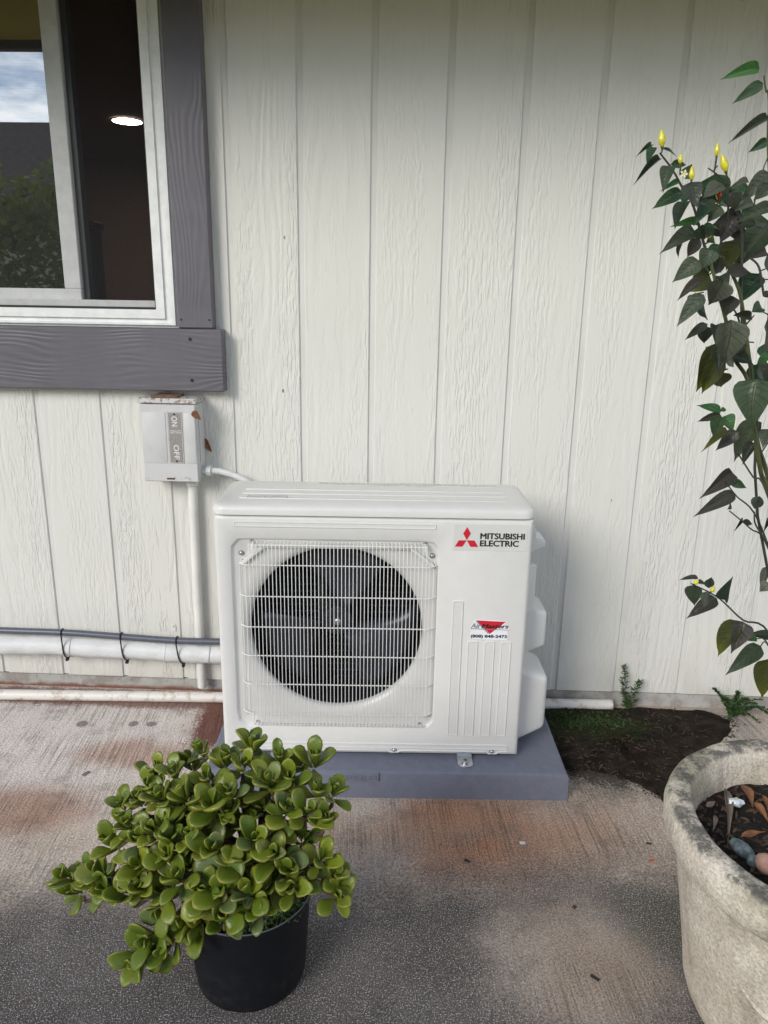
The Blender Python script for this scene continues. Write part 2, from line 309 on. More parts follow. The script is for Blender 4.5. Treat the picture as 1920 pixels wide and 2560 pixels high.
M['lf_dark'] = leafmat('chilli_leaf_dusky', (.034, .058, .032), (.080, .068, .058), (.075, .09, .06), .40, .26)
M['lf_gray'] = leafmat('chilli_leaf_grey_green', (.065, .097, .052), (.125, .125, .096), (.12, .13, .09), .38, .26)
M['lf_green'] = leafmat('chilli_leaf_green', (.032, .080, .036), (.055, .105, .045), (.10, .15, .08), .42, .25)
M['lf_brite'] = leafmat('chilli_leaf_young', (.05, .16, .05), (.075, .20, .055), (.14, .27, .11), .4, .3)
M['lf_olive'] = leafmat('chilli_leaf_olive', (.075, .085, .022), (.085, .10, .03), (.13, .14, .06), .5, .3, (.20, .21, .02))
M['stem'] = plain('chilli_stem_green', (.062, .075, .018), .5, var=.35, sc_=40)
M['stemd'] = plain('chilli_stem_dark', (.036, .036, .028), .6, var=.3, sc_=40)
M['pepper'] = plain('yellow_pepper', (.66, .60, .035), .25, var=.1, sc_=80)
M['pepperr'] = plain('red_pepper', (.58, .05, .02), .25)
M['petal'] = plain('pale_petal', (.75, .72, .45), .6)
M['fern'] = leafmat('weed_leaf', (.032, .075, .022), (.055, .115, .03), (.08, .14, .05), .6, .3)
M['hedge'] = leafmat('hedge_leaf', (.11, .15, .025), (.26, .23, .05), (.10, .14, .05), .6, .5)
M['houseb'] = plain('neighbour_wall', (.42, .38, .32), .8)
M['litter'] = plain('dark_bits', (.02, .018, .016), .8)
M['litterw'] = plain('pale_bits', (.6, .6, .58), .8)

# ------------------------------------------------------------------ geometry helpers
def W(o):
    m = o.matrix_parent_inverse @ o.matrix_basis if o.parent else o.matrix_basis.copy()
    return W(o.parent) @ m if o.parent else m
class B:
    """collects shapes into one mesh"""
    def __init__(s): s.bm = bmesh.new()
    def box(s, x0, x1, y0, y1, z0, z1, bev=0, seg=2, rot=None):
        r = bmesh.ops.create_cube(s.bm, size=1)
        vs = r['verts']
        for v in vs: v.co = Vector((x0 + (v.co.x + .5) * (x1 - x0), y0 + (v.co.y + .5) * (y1 - y0), z0 + (v.co.z + .5) * (z1 - z0)))
        if bev:
            es = list({e for v in vs for e in v.link_edges})
            r = bmesh.ops.bevel(s.bm, geom=es, offset=bev, segments=seg, profile=.5, affect='EDGES', clamp_overlap=True); 
        return s
    def prism(s, pts, d, bev=0, seg=2):
        """polygon given as 3-D points, extruded by vector d"""
        d = Vector(d); a = [s.bm.verts.new(Vector(q)) for q in pts]; b = [s.bm.verts.new(Vector(q) + d) for q in pts]; n = len(pts)
        fs = [s.bm.faces.new(a[::-1]), s.bm.faces.new(b)] + [s.bm.faces.new((a[i], a[(i + 1) % n], b[(i + 1) % n], b[i])) for i in range(n)]
        bmesh.ops.recalc_face_normals(s.bm, faces=fs)
        if bev:
            es = list({e for f in fs for e in f.edges}); bmesh.ops.bevel(s.bm, geom=es, offset=bev, segments=seg, profile=.5, affect='EDGES', clamp_overlap=True)
        return s
    def loops(s, rings, cap0=False, cap1=False, closed=True):
        rs = [[s.bm.verts.new(Vector(q)) for q in r] for r in rings]; n = len(rs[0])
        for a, b in zip(rs, rs[1:]):
            for i in range(n if closed else n - 1): s.bm.faces.new((a[i], a[(i + 1) % n], b[(i + 1) % n], b[i]))
        if cap0: s.bm.faces.new(rs[0][::-1])
        if cap1: s.bm.faces.new(rs[-1])
        return s
    def tube(s, pts, r, n=8, caps=True, closed=False):
        pts = [Vector(q) for q in pts]; m = len(pts); rr = r if isinstance(r, (list, tuple)) else [r] * m
        rings = []; up = None
        for i, q in enumerate(pts):
            if closed: d = pts[(i + 1) % m] - pts[i - 1]
            else: d = pts[min(i + 1, m - 1)] - pts[max(i - 1, 0)]
            d.normalize()
            if up is None: up = d.orthogonal().normalized()
            up = (up - d * up.dot(d)).normalized(); sd = d.cross(up)
            rings.append([q + (up * math.cos(t) + sd * math.sin(t)) * rr[i] for t in (2 * math.pi * k / n for k in range(n))])
        if closed: rings.append(rings[0]); return s.loops(rings)
        return s.loops(rings, caps, caps)
    def lathe(s, prof, c=(0, 0, 0), n=32, wob=None):
        c = Vector(c); rings = []
        for r, z in prof: rings.append([c + Vector((r * math.cos(t), r * math.sin(t), z)) * 1 for t in (2 * math.pi * k / n for k in range(n))])
        return s.loops(rings)
    def ball(s, c, r, n=8):
        rr = bmesh.ops.create_uvsphere(s.bm, u_segments=n, v_segments=max(4, n // 2 + 1), radius=1)
        for v in rr['verts']: v.co = Vector(c) + Vector((v.co.x * r[0], v.co.y * r[1], v.co.z * r[2]))
        return s
    def mesh(s, name, mat, smooth=True, ang=35):
        bmesh.ops.remove_doubles(s.bm, verts=s.bm.verts, dist=1e-6)
        bmesh.ops.recalc_face_normals(s.bm, faces=s.bm.faces)
        me = bpy.data.meshes.new(name); s.bm.to_mesh(me); s.bm.free(); me.materials.append(M[mat] if isinstance(mat, str) else mat)
        if smooth:
            me.polygons.foreach_set('use_smooth', [True] * len(me.polygons)); me.set_sharp_from_angle(angle=R(ang))
        return me
    def obj(s, name, mat, parent=None, local=False, smooth=True, ang=35):
        return link(name, s.mesh(name, mat, smooth, ang), parent, local)
def link(name, me, parent=None, local=False, mw=None):
    o = bpy.data.objects.new(name, me); COL.objects.link(o)
    if parent:
        o.parent = parent
        if not local: o.matrix_parent_inverse = W(parent).inverted()
    if mw is not None: o.matrix_basis = mw
    return o
def tag(o, label=None, cat=None, group=None, kind=None):
    if label: o['label'] = label
    if cat: o['category'] = cat
    if group: o['group'] = group
    if kind: o['kind'] = kind
    return o
def thing(name, loc, label, cat, rotz=0, group=None):
    o = bpy.data.objects.new(name, None); COL.objects.link(o); o.location = loc; o.rotation_euler = (0, 0, rotz)
    o.matrix_basis = Matrix.Translation(Vector(loc)) @ Matrix.Rotation(rotz, 4, 'Z')
    return tag(o, label, cat, group)
def text_mesh(name, s, size, mat, M4, bold=0., xs=1., shear=0., spacing=1., align='LEFT', thick=.0004):
    cu = bpy.data.curves.new(name, 'FONT'); cu.body = s; cu.size = size; cu.offset = bold; cu.shear = shear; cu.space_character = spacing
    cu.align_x = align; cu.extrude = thick / 2; cu.resolution_u = 3
    o = bpy.data.objects.new(name, cu); COL.objects.link(o)
    me = bpy.data.meshes.new_from_object(o.evaluated_get(bpy.context.evaluated_depsgraph_get())); bpy.data.objects.remove(o)
    me.transform(M4 @ Matrix.Diagonal((xs, 1, 1, 1))); me.materials.clear(); me.materials.append(M[mat]); return me
def face_m(u, y, z, rot=0):        # text plane facing -y, reading along +x
    return Matrix.Translation((u, y, z)) @ Matrix.Rotation(R(90), 4, 'X') @ Matrix.Rotation(R(rot), 4, 'Z')

# ------------------------------------------------------------------ ground
def sheet(x0, x1, y0, y1, z, name, mat, nx=2, ny=2):
    b = B(); rows = [[(x0 + (x1 - x0) * i / nx, y0 + (y1 - y0) * j / ny, z) for i in range(nx + 1)] for j in range(ny + 1)]
    b.loops(rows, closed=False); return tag(b.obj(name, mat, smooth=False), kind='structure')
sheet(-90, 90, -120, 60, -.10, 'lawn', 'lawn')
tag(B().box(-2.6, 5.2, -3.6, .30, -.095, 0, .006, 1).obj('patio', 'patio', smooth=False), kind='structure')

# soil bed: low uneven mound with a ragged outline
outl = [(1.60, -.015), (1.80, -.012), (2.0, -.01), (2.13, -.02), (2.19, -.06), (2.17, -.13), (2.1, -.2), (2.05, -.3), (1.98, -.42), (1.90, -.56), (1.85, -.55), (1.845, -.47),
        (1.80, -.42), (1.73, -.375), (1.66, -.36), (1.62, -.37), (1.55, -.30), (1.50, -.2), (1.50, -.05)]
rng = random.Random(3); dense = []
for i, a in enumerate(outl):
    q = outl[(i + 1) % len(outl)]
    for k in range(5):
        t = k / 5; dense.append(Vector((a[0] + (q[0] - a[0]) * t + rng.uniform(-.008, .008), a[1] + (q[1] - a[1]) * t + rng.uniform(-.008, .004), 0)))
cen = Vector((1.79, -.21, 0)); rings = []
for f_, z_ in ((1, .001), (.985, .004), (.95, .007), (.88, .010), (.75, .013), (.55, .014), (.3, .013), (.06, .014)):
    rings.append([cen + (q - cen) * f_ + Vector((0, 0, z_ + (rng.uniform(-.0035, .004) if f_ < .99 else 0))) for q in dense])
tag(B().loops(rings, cap1=True).obj('soil', 'soil'), kind='structure')

# ------------------------------------------------------------------ house: wall, window, eave
S = .2037
house = thing('house', (1.1, .05, 0), 'cream painted house wall of grooved vertical boards with a grey trimmed window', 'house')
ZB, ZT = .050, 2.30
XO = .4685                       # right edge of the window opening
for k in range(-8, 15):
    x0, x1 = k * S + .017, (k + 1) * S
    parts = [(x0, x1, ZB, ZT)]
    if x1 <= XO + .01: parts = [(x0, x1, ZB, 1.12)]
    elif x0 < XO < x1: parts = [(x0, x1, ZB, 1.12), (XO + .035, x1, 1.12, ZT)]
    b = B()
    if len(parts) == 2:
        xa = XO + .035; b.prism([(x0, 0, ZB), (x1, 0, ZB), (x1, 0, ZT), (xa, 0, ZT), (xa, 0, 1.12), (x0, 0, 1.12)], (0, .012, 0))
    else:
        (a, c, d, e) = parts[0]; dz = rng.uniform(-.002, .002); b.box(a, c, 0, .012, d + dz, e, .0022, 1)
    b.obj('siding_board', 'siding', house, smooth=False)
b = B(); b.box(-1.64, 3.08, .0050, .016, ZB + .002, 1.12); b.box(XO + .002, 3.08, .0050, .016, 1.12, ZT)
b.obj('siding_backing', 'groove', house, smooth=False)
b = B(); b.box(-1.64, 3.08, .010, .09, -.05, ZB - .001, .004, 1); b.obj('foundation', 'found', house, smooth=False)
# trim boards
cv = B().box(.4695, .571, -.040, -.0005, 1.1915, 2.28, .003, 1).obj('window_casing', 'trim_v', house, smooth=False)
ch = B().box(-1.6, .5965, -.043, -.0005, 1.011, 1.1895, .003, 1).obj('window_apron', 'trim_h', house, smooth=False)
for (px, py) in ((475, 848), (480, 951)):
    q = at(px, py, -.044); B().lathe([(.0001, 0), (.004, 0), (.005, .002), (.0001, .002)], n=10).obj('nail_head', 'litter', ch, smooth=False).matrix_basis = Matrix.Translation((q.x, -.0425, q.z)) @ Matrix.Rotation(R(90), 4, 'X')
for (px, py) in ((453, 799), (523, 800)):
    q = at(px, py, -.041); B().lathe([(.0001, 0), (.0025, 0), (.003, .002), (.0001, .002)], n=8).obj('nail_head', 'litter', cv, smooth=False).matrix_basis = Matrix.Translation((q.x, -.0395, q.z)) @ Matrix.Rotation(R(90), 4, 'X')
# window: outer vinyl frame with stepped profile
win = B()
def stepped(x_in, x_out, z_in, z_out, y0, y1, b): # right jamb + sill, mitred
    b.prism([(x_in, y0, z_in), (x_out, y0, z_out), (x_out, y0, 2.28), (x_in, y0, 2.28)], (0, y1 - y0, 0))
    b.prism([(-1.6, y0, z_in), (-1.6, y0, z_out), (x_out, y0, z_out), (x_in, y0, z_in)], (0, y1 - y0, 0))
stepped(.4035, .428, 1.2415, 1.2165, -.026, .07, win)
stepped(.4282, .446, 1.2163, 1.2045, -.020, .07, win)
stepped(.4462, .458, 1.2043, 1.1985, -.026, .07, win)
stepped(.4582, .468, 1.1983, 1.1910, -.016, .07, win)
win = win.obj('window', 'vinyl', house, smooth=False)
b = B(); stepped(.3985, .4032, 1.2465, 1.2418, -.018, .02, b); b.obj('screen_gasket', 'gasket', win, smooth=False)
b = B(); b.box(-1.59, .398, .004, .020, 1.2475, 1.2665, .001, 1); b.box(.3925, .398, .004, .02, 1.267, 2.27); b.obj('screen_frame', 'vinyl', win, smooth=False)
# sliding sash (left), its glass, interlock
b = B(); b.box(.119, .168, .024, .056, 1.297, 2.27, .002, 1); b.box(-1.58, .1675, .0245, .0555, 1.252, 1.2965, .002, 1); b.obj('sash_frame', 'vinyl', win, smooth=False)
b = B(); b.box(.1695, .186, .04, .075, 1.25, 2.27, .001, 1); b.box(-1.58, .40, .058, .09, 1.225, 1.249); b.obj('meeting_rail', 'rail', win, smooth=False)
b = B(); b.box(-1.57, .119, .040, .046, 1.2966, 2.27); b.obj('glass_pane', 'glass', win, smooth=False)
b = B(); b.box(.094, .101, .047, .055, 1.297, 2.27); b.obj('glass_spacer', 'silver', win, smooth=False)
b = B(); b.loops([[(-1.58, .001, 1.2435), (.4, .001, 1.2435)], [(-1.58, .001, 2.27), (.4, .001, 2.27)]], closed=False); b.obj('insect_screen', 'screen', win, smooth=False)
# room behind the window
b = B()
b.loops([[(-3.2, .09, 0), (.9, .09, 0), (.9, 4.4, 0), (-3.2, 4.4, 0)], [(-3.2, .09, 2.4), (.9, .09, 2.4), (.9, 4.4, 2.4), (-3.2, 4.4, 2.4)]])
bm = b.bm; bmesh.ops.delete(bm, geom=[f for f in bm.faces if abs(f.calc_center_median().y - .09) < .01], context='FACES_ONLY')
bm.verts.ensure_lookup_table()
b.loops([[(-3.2, .09, 2.4), (.9, .09, 2.4)], [(-3.2, 4.4, 2.4), (.9, 4.4, 2.4)]], closed=False); b.loops([[(-3.2, .09, 0), (.9, .09, 0)], [(-3.2, 4.4, 0), (.9, 4.4, 0)]], closed=False)
b.loops([[(-3.2, .091, 0), (.9, .091, 0)], [(-3.2, .091, 1.19), (.9, .091, 1.19)]], closed=False); b.loops([[(.47, .091, 1.19), (.9, .091, 1.19)], [(.47, .091, 2.4), (.9, .091, 2.4)]], closed=False)
b.obj('interior_room', 'room', house, smooth=False)
# eave
b = B(); b.box(-2.2, 4.2, -.70, .0, 2.172, 2.187); b.obj('soffit', 'soffit', house, smooth=False)
b = B(); b.box(-2.2, 4.2, -.735, -.701, 2.142, 2.29, .002, 1); b.obj('fascia_board', 'fascia', house, smooth=False)
b = B(); b.prism([(-2.3, -.80, 2.295), (-2.3, -.80, 2.32), (-2.3, 4.6, 4.2), (-2.3, 4.6, 4.17)], (6.6, 0, 0)); b.obj('roof', 'shingle', house, smooth=False)
b = B(); b.box(-3.2, -1.65, .0, .05, -.05, 2.17); b.box(3.09, 5.2, 0, .05, -.05, 2.17); b.obj('plain_wall', 'groove', house, smooth=False)
b = B(); b.box(-3.3, 5.3, 4.45, 4.5, 0, 4.0); b.box(-3.3, -3.25, .06, 4.44, 0, 2.9); b.box(5.25, 5.3, .06, 4.44, 0, 2.9); b.obj('rear_wall', 'room', house, smooth=False)

q = onz(318, 302, 2.397)
lamp = thing('ceiling_light', (q.x, q.y, 2.399), 'round lit downlight in the ceiling of the dark room behind the window', 'ceiling light')
B().lathe([(.0001, -.004), (.09, -.004), (.092, -.002)], (q.x, q.y, 2.399), 28).obj('lamp_lens', 'lamp', lamp, smooth=False)
B().lathe([(.0925, -.001), (.0925, -.007), (.108, -.005), (.108, -.001)], (q.x, q.y, 2.399), 28).obj('trim_ring', 'vinyl', lamp)
cab = thing('cabinet', (-.62, 1.75, 0), 'dark cabinet standing in the unlit room behind the insect screen', 'cabinet')
b = B(); b.box(-.9, -.392, 1.5, 1.60, .0, 1.60, .004, 1); b.obj('carcass', 'roomdark', cab, smooth=False)
b = B(); b.box(-.92, -.38, 1.485, 1.61, 1.601, 1.63, .004, 1); b.obj('cornice', 'roomdark', cab, smooth=False)
b = B(); b.box(-.62, -.42, 1.480, 1.499, .1, 1.56, .004, 1); b.obj('door', 'roomdark', cab, smooth=False)

# ------------------------------------------------------------------ pad
A2 = R(2.0)
pad = thing('equipment_pad', (1.588 - .965 * math.cos(A2), -.503 - .965 * math.sin(A2), 0), 'flat slate grey plastic pad under the air conditioner', 'equipment pad', A2)
def pad_ring(i, z): return [(i, i, z), (.965 - i, i, z), (.965 - i, .457 - i, z), (i, .457 - i, z)]
b = B(); b.loops([pad_ring(0, 0), pad_ring(.0015, .066), pad_ring(.004, .0735), pad_ring(.010, .0765)], cap1=True); b.obj('slab', 'pad', pad, True, ang=20)
b = B(); b.box(.368, .462, -.0028, .004, .052, .0752, .001, 1); b.obj('size_tab', 'pad', pad, True, smooth=False)
link('size_lettering', text_mesh('size_lettering', '18 X 38 X 3', .0165, 'pad', face_m(.373, -.0032, .0575), .0002, 1.0, thick=.002), pad, True)

# ------------------------------------------------------------------ air conditioner
ac = thing('air_conditioner', (.660, -.461, .0), 'cream white outdoor air conditioner with round fan guard on grey pad', 'air conditioner', A2)
HC = (.3055, .443); HR = .225
angs = sorted({2 * math.pi * k / 96 for k in range(96)} | {math.atan2(z - HC[1], u - HC[0]) % (2 * math.pi) for u in (0, .8) for z in (.084, .756)})
def rrect(u0, u1, z0, z1, rad, y):
    pts = []
    for t in angs:
        dx, dz = math.cos(t), math.sin(t); lo, hi = 0, 2.
        for _ in range(40):
            m = (lo + hi) / 2; x, z = HC[0] + dx * m, HC[1] + dz * m
            qx = max(u0 + rad - x, x - u1 + rad, 0); qz = max(z0 + rad - z, z - z1 + rad, 0)
            ins = (math.hypot(qx, qz) <= rad) if rad > 0 else (u0 <= x <= u1 and z0 <= z <= z1)
            lo, hi = (m, hi) if ins else (lo, m)
        pts.append((HC[0] + dx * lo, y, HC[1] + dz * lo))
    return pts
def circ(r, y): return [(HC[0] + r * math.cos(t), y, HC[1] + r * math.sin(t)) for t in angs]
def outer(i, y):
    return [(min(max(x, i), .8 - i), y, min(max(z, .084 + i), .756 - i)) for (x, _, z) in rrect(0, .8, .084, .756, 0, 0)]
rg = [circ(HR + .004, .037), circ(HR, .036), circ(HR, .030)]
big = rrect(.050, .558, .1745, .6870, .215, 0); c0 = circ(HR, 0)
for k in range(1, 11):
    t = k / 10 * math.pi / 2; e_ = 1 - math.cos(t)
    rg.append([(a[0] + (b_[0] - a[0]) * e_, .0095 + .0205 * (1 - math.sin(t)), a[2] + (b_[2] - a[2]) * e_) for a, b_ in zip(c0, big)])
rg += [rrect(.047, .561, .171, .689, .020, .0085), rrect(.0445, .5635, .1685, .6915, .024, .007), rrect(.041, .567, .165, .695, .028, .0015), rrect(.039, .569, .163, .697, .030, 0)]
rg += [outer(.012, 0), outer(.007, .0012), outer(.0025, .0045), outer(0, .012), outer(0, .268), outer(.01, .272)]
cabm = B().loops(rg, cap1=True).obj('cabinet', 'ac', ac, True, ang=40)
# top cover
def rr2(i, z, n=7, r0=.030):
    u0, u1, y0, y1 = -.004 + i, .804 - i, -.005 + i, .272 - i * .8; r = max(r0 - i, .004); pts = []
    for cx, cy, a0 in ((u1 - r, y0 + r, -90), (u1 - r, y1 - r, 0), (u0 + r, y1 - r, 90), (u0 + r, y0 + r, 180)):
        for k in range(n): a = R(a0 + 90 * k / (n - 1)); pts.append((cx + r * math.cos(a), cy + r * math.sin(a), z))
    return pts
tcov = B().loops([rr2(.004, .7575), rr2(0, .7578), rr2(0, .771), rr2(.0025, .7765), rr2(.007, .780), rr2(.016, .7825), rr2(.034, .7852)], cap0=True, cap1=True).obj('top_cover', 'ac', ac, True, ang=40)
for y in (.055, .105, .15): B().box(.055, .745, y, y + .004, .7845, .7868, .0009, 2).obj('ridge', 'ac', tcov, True)
g = NG('fine_print'); p = g.pos(); s3 = g.sep(p)
tx = g.math('MULTIPLY', g.mr(g.noise(g.vec('MULTIPLY', p, (420, 60, 1)), 1, 2), .42, .47), g.mr(g.math('PINGPONG', g.math('MULTIPLY', s3[1], 170.), 1.), .45, .6))
M['print'] = g.set(g.mix(g.math('MULTIPLY', tx, .75), (.74, .735, .71), (.12, .12, .12)), .4)
B().box(.245, .735, .215, .240, .7853, .7858).obj('warning_label', 'print', tcov, True, smooth=False)
b = B(); b.box(.075, .175, .058, .084, .7853, .7857); lb = b.obj('notice_label', 'print', tcov, True, smooth=False)
b = B()
for e in ((.074, .176, .0570, .0580), (.074, .176, .0842, .0852), (.0738, .0748, .0582, .0840), (.1754, .1764, .0582, .0840)): b.box(*e, .7858, .7861)
b.obj('label_border', 'silver', tcov, True, smooth=False)
# raised ribs of the front panel
def rib(u0, u1, z0, z1, name='rib', rad=.005, h_=.0022):
    b = B(); n = 5
    def ring(i, y):
        r = max(rad - i, .0012); pts = []
        for cx, cz, a0 in ((u1 - i - r, z0 + i + r, -90), (u1 - i - r, z1 - i - r, 0), (u0 + i + r, z1 - i - r, 90), (u0 + i + r, z0 + i + r, 180)):
            for k in range(n): a = R(a0 + 90 * k / (n - 1)); pts.append((cx + r * math.cos(a), y, cz + r * math.sin(a)))
        return pts
    return b.loops([ring(0, .0005), ring(.0005, -h_ * .6), ring(.0014, -h_), ring(.0030, -h_), ring(.0042, -h_ * .6)], cap1=True).obj(name, 'ac', ac, True, smooth=False)
rib(.050, .557, .7255, .7410)
rib(.605, .634, .1445, .5375)
for u in (.648, .692, .735): rib(u, u + .0285, .1445, .4245)
rib(.050, .772, .1025, .1185)
bl = B().tube([(.05, -.0008, .097), (.445, -.0008, .097), (.452, -.0008, .092), (.474, -.0008, .092), (.481, -.0008, .097), (.712, -.0008, .097), (.719, -.0008, .0915), (.741, -.0008, .0915), (.748, -.0008, .097), (.772, -.0008, .097)], .0022, 8).obj('bottom_bead', 'ac', ac, True)
def screw(u, z, y=-.001, r=.0055, par=None):
    b = B().lathe([(.0001, .0045), (r * .5, .004), (r * .9, .002), (r, 0), (r * 1.25, 0), (r * 1.25, -.001), (.0001, -.001)], n=12)
    o = b.obj('screw', 'screw', par or ac, True); o.matrix_basis = Matrix.Translation((u, y, z)) @ Matrix.Rotation(R(90), 4, 'X')
screw(.463, .098); screw(.729, .0975)
# fan guard
gd = B(); y0 = -.013
for (u, z) in ((.096, .676), (.53, .676)): gd.tube([(u, .007, z + .012), (u, -.010, z + .004), (u, y0, z - .006)], .0016, 6)
gd = gd.obj('fan_guard', 'wire', ac, True)
for i in range(47):
    u = .088 + .0097 * i; cut = 0
    B().tube([(u, .006, .687), (u, y0 + .003, .684), (u, y0, .678), (u, y0, .180), (u, y0 + .003, .174), (u, .006, .171)], .0011, 5).obj('wire', 'wire', gd, True)
for sgn, us in ((-1, ((.0775, -.009), (.0675, -.003), (.0605, .004))), (1, ((.5435, -.009), (.5535, -.003), (.5605, .004)))):
    for (u, y) in us: B().tube([(u - sgn * .006, .006, .640), (u, y, .628), (u, y, .208), (u - sgn * .004, .006, .198)], .0011, 5).obj('wire', 'wire', gd, True)
for z in (.629, .5445, .460, .379, .297, .210):
    B().tube([(.058, .006, z), (.0675, -.0045, z), (.079, -.0115, z), (.088, y0 + .002, z), (.534, y0 + .002, z), (.5435, -.0115, z), (.5535, -.0045, z), (.563, .006, z)], .0015, 5).obj('wire', 'wire', gd, True)
for z in (.681, .177): B().tube([(.086, y0 + .004, z), (.536, y0 + .004, z)], .0013, 5).obj('wire', 'wire', gd, True)
for (u, z) in ((.066, .655), (.549, .655)): screw(u, z, .006)
for (u, z) in ((.092, .690), (.530, .690), (.092, .178), (.530, .178)): screw(u, z, .004, .003)
# straps of moulding across the upper corners of the recess
for (a, c) in (((.066, .628), (.120, .672)), ((.552, .628), (.498, .672))):
    d = Vector((c[0] - a[0], 0, c[1] - a[1])).normalized(); n_ = Vector((-d.z, 0, d.x)) * .0045
    B().prism([Vector((a[0], .0070, a[1])) + n_, Vector((c[0], .0070, c[1])) + n_, Vector((c[0], .0070, c[1])) - n_, Vector((a[0], .0070, a[1])) - n_], (0, -.009, 0), .001, 1).obj('corner_strap', 'acp', ac, True, smooth=False)
B().box(.118, .50, -.0010, .0070, .6715, .6800, .002, 2).obj('corner_strap', 'acp', ac, True)
B().loops([circ(HR + .006, .0375), circ(HR + .006, .20)]).obj('dark_cavity_ring', 'coil', ac, True)  # added near-black ring, its colour standing in for shade inside the cabinet
# fan
fan = B().lathe([(.0001, .0), (.02, .0), (.040, -.006), (.044, -.018), (.044, -.055), (.0001, -.055)], n=28); fan = fan.obj('fan', 'fan', ac, True)
fan.matrix_basis = Matrix.Translation((HC[0], .070, HC[1])) @ Matrix.Rotation(R(90), 4, 'X')
def blade_mesh():
    b = B(); rings = []
    for i in range(9):
        r = .040 + .172 * i / 8; sp = R(48 + 30 * (i / 8)); tw = .052 - .016 * i / 8; row = []
        for j in range(9):
            t = j / 8 - .5; a = t * sp + R(12) * (i / 8) ** 1.5
            row.append((r * math.cos(a), r * math.sin(a), -.020 + tw * (.5 - (t + .5)) + .006 * math.cos(t * 3)))
        rings.append(row)
    b.loops(rings, closed=False); me = b.mesh('fan_blade', 'fan'); return me
bme = blade_mesh()
for a in (200, 320, 80):
    o = link('fan_blade', bme, fan, True); o.matrix_basis = Matrix.Rotation(R(a), 4, 'Z')
    sm = o.modifiers.new('thick', 'SOLIDIFY'); sm.thickness = .003
screw(HC[0], HC[1], .068, .009)
# coil behind the fan
coil = B().box(.02, .60, .215, .235, .13, .735).obj('heat_exchanger', 'coil', ac, True, smooth=False)
for i in range(26): B().tube([(.03, .2135, .185 + .0205 * i), (.59, .2135, .185 + .0205 * i)], .0024, 5).obj('coil_tube', 'tube', coil, True)
for u in (.247, .361): B().box(u, u + .016, .165, .185, .12, .74, .001, 1).obj('motor_rail', 'rail', ac, True, smooth=False)
B().lathe([(.0001, 0), (.05, 0), (.052, .01), (.052, .05), (.0001, .055)], n=20).obj('fan_motor', 'gasket', ac, True).matrix_basis = Matrix.Translation((HC[0], .187, HC[1])) @ Matrix.Rotation(R(90), 4, 'X')
# badge
bd = B().box(.600, .786, -.0006, .0006, .672, .742, .0004, 1).obj('badge', 'decal', ac, True, smooth=False)
hd = .0338; hw = hd * .577 ; cx, cz = .6335, .7000
def dia(c, vx, vz): return
b = B()
def para(a, v1, v2): b.prism([Vector((*a[:1], -.0008, a[1])), Vector((a[0] + v1[0], -.0008, a[1] + v1[1])), Vector((a[0] + v1[0] + v2[0], -.0008, a[1] + v1[1] + v2[1])), Vector((a[0] + v2[0], -.0008, a[1] + v2[1]))], (0, -.0005, 0))
l_ = .0193
para((cx, cz + .0006), (l_ * .5, l_ * .87), (-l_ * .5, l_ * .87))
para((cx - .0004, cz - .0004), (-l_, 0), (-l_ * .5, -l_ * .87))
para((cx + .0004, cz - .0004), (l_, 0), (l_ * .5, -l_ * .87))
b.obj('three_diamond_emblem', 'red', bd, True, smooth=False)
def fit_text(name, s, u0, u1, z0, h, mat, par, y=-.0011, bold=.0, shear=0):
    me = text_mesh(name, s, h / .70, mat, Matrix.Identity(4), 0, 1, shear)
    if bold:
        bb = bmesh.new()
        for i_, (ox, oy) in enumerate(((0, 0), (bold, 0), (-bold, 0), (0, bold * .7), (0, -bold * .7))):
            tmp = me.copy(); tmp.transform(Matrix.Translation((ox, oy, i_ * .00003))); bb.from_mesh(tmp); bpy.data.meshes.remove(tmp)
        bb.to_mesh(me); bb.free()
    xs = [v.co.x for v in me.vertices]; zs = [v.co.y for v in me.vertices]; wdt = max(xs) - min(xs); hh = max(zs) - min(zs)
    me.transform(face_m(u0, y, z0) @ Matrix.Diagonal(((u1 - u0) / wdt, h / hh, 1, 1)) @ Matrix.Translation((-min(xs), -min(zs), 0)))
    return link(name, me, par, True)
fit_text('lettering', 'MITSUBISHI', .667, .7785, .7035, .0160, 'black', bd, bold=.0008)
fit_text('lettering', 'ELECTRIC', .667, .7645, .6845, .0160, 'black', bd, bold=.0008)
# dealer sticker
def sp(zx, zy, y=-.0006):          # sticker measurements, in hundredths of the sticker photo scale
    px, py = 1150 + zx * .0904, 1520 + zy * .0904
    return Vector((.653 + (px - 1176) * .001074, y, .484 - (py - 1550) * .00110))
st = B().prism([sp(*q) for q in ((405, 320), (1262, 350), (1235, 420), (1165, 455), (1345, 465), (1335, 590), (1290, 640), (1305, 700), (1292, 890), (290, 868), (300, 700), (325, 625), (275, 595), (300, 510), (385, 385))], (0, -.0006, 0)).obj('dealer_sticker', 'stickw', ac, True, smooth=False)
B().prism([sp(*q, y=-.0013) for q in ((455, 338), (1235, 366), (825, 712))], (0, -.0003, 0)).obj('triangle', 'red', st, True, smooth=False)
B().prism([sp(*q, y=-.00122) for q in ((420, 345), (470, 345), (800, 700), (780, 715))], (0, -.0003, 0)).obj('triangle_shadow', 'silver', st, True, smooth=False)
b = B(); b.prism([sp(*q, y=-.0018) for q in ((310, 562), (1310, 590), (1310, 604), (305, 582))], (0, -.0002, 0)); b.obj('underline', 'silver', st, True, smooth=False)
a_, c_ = sp(300, 560), sp(580, 400); fit_text('lettering', 'Air', a_.x, c_.x, a_.z + .001, .0132, 'silver', st, y=-.0019, bold=.0004, shear=.25)
a_, c_ = sp(588, 552), sp(1320, 430); fit_text('lettering', 'Masters', a_.x, c_.x, a_.z, .0118, 'black', st, y=-.0020, bold=.0004, shear=.25)
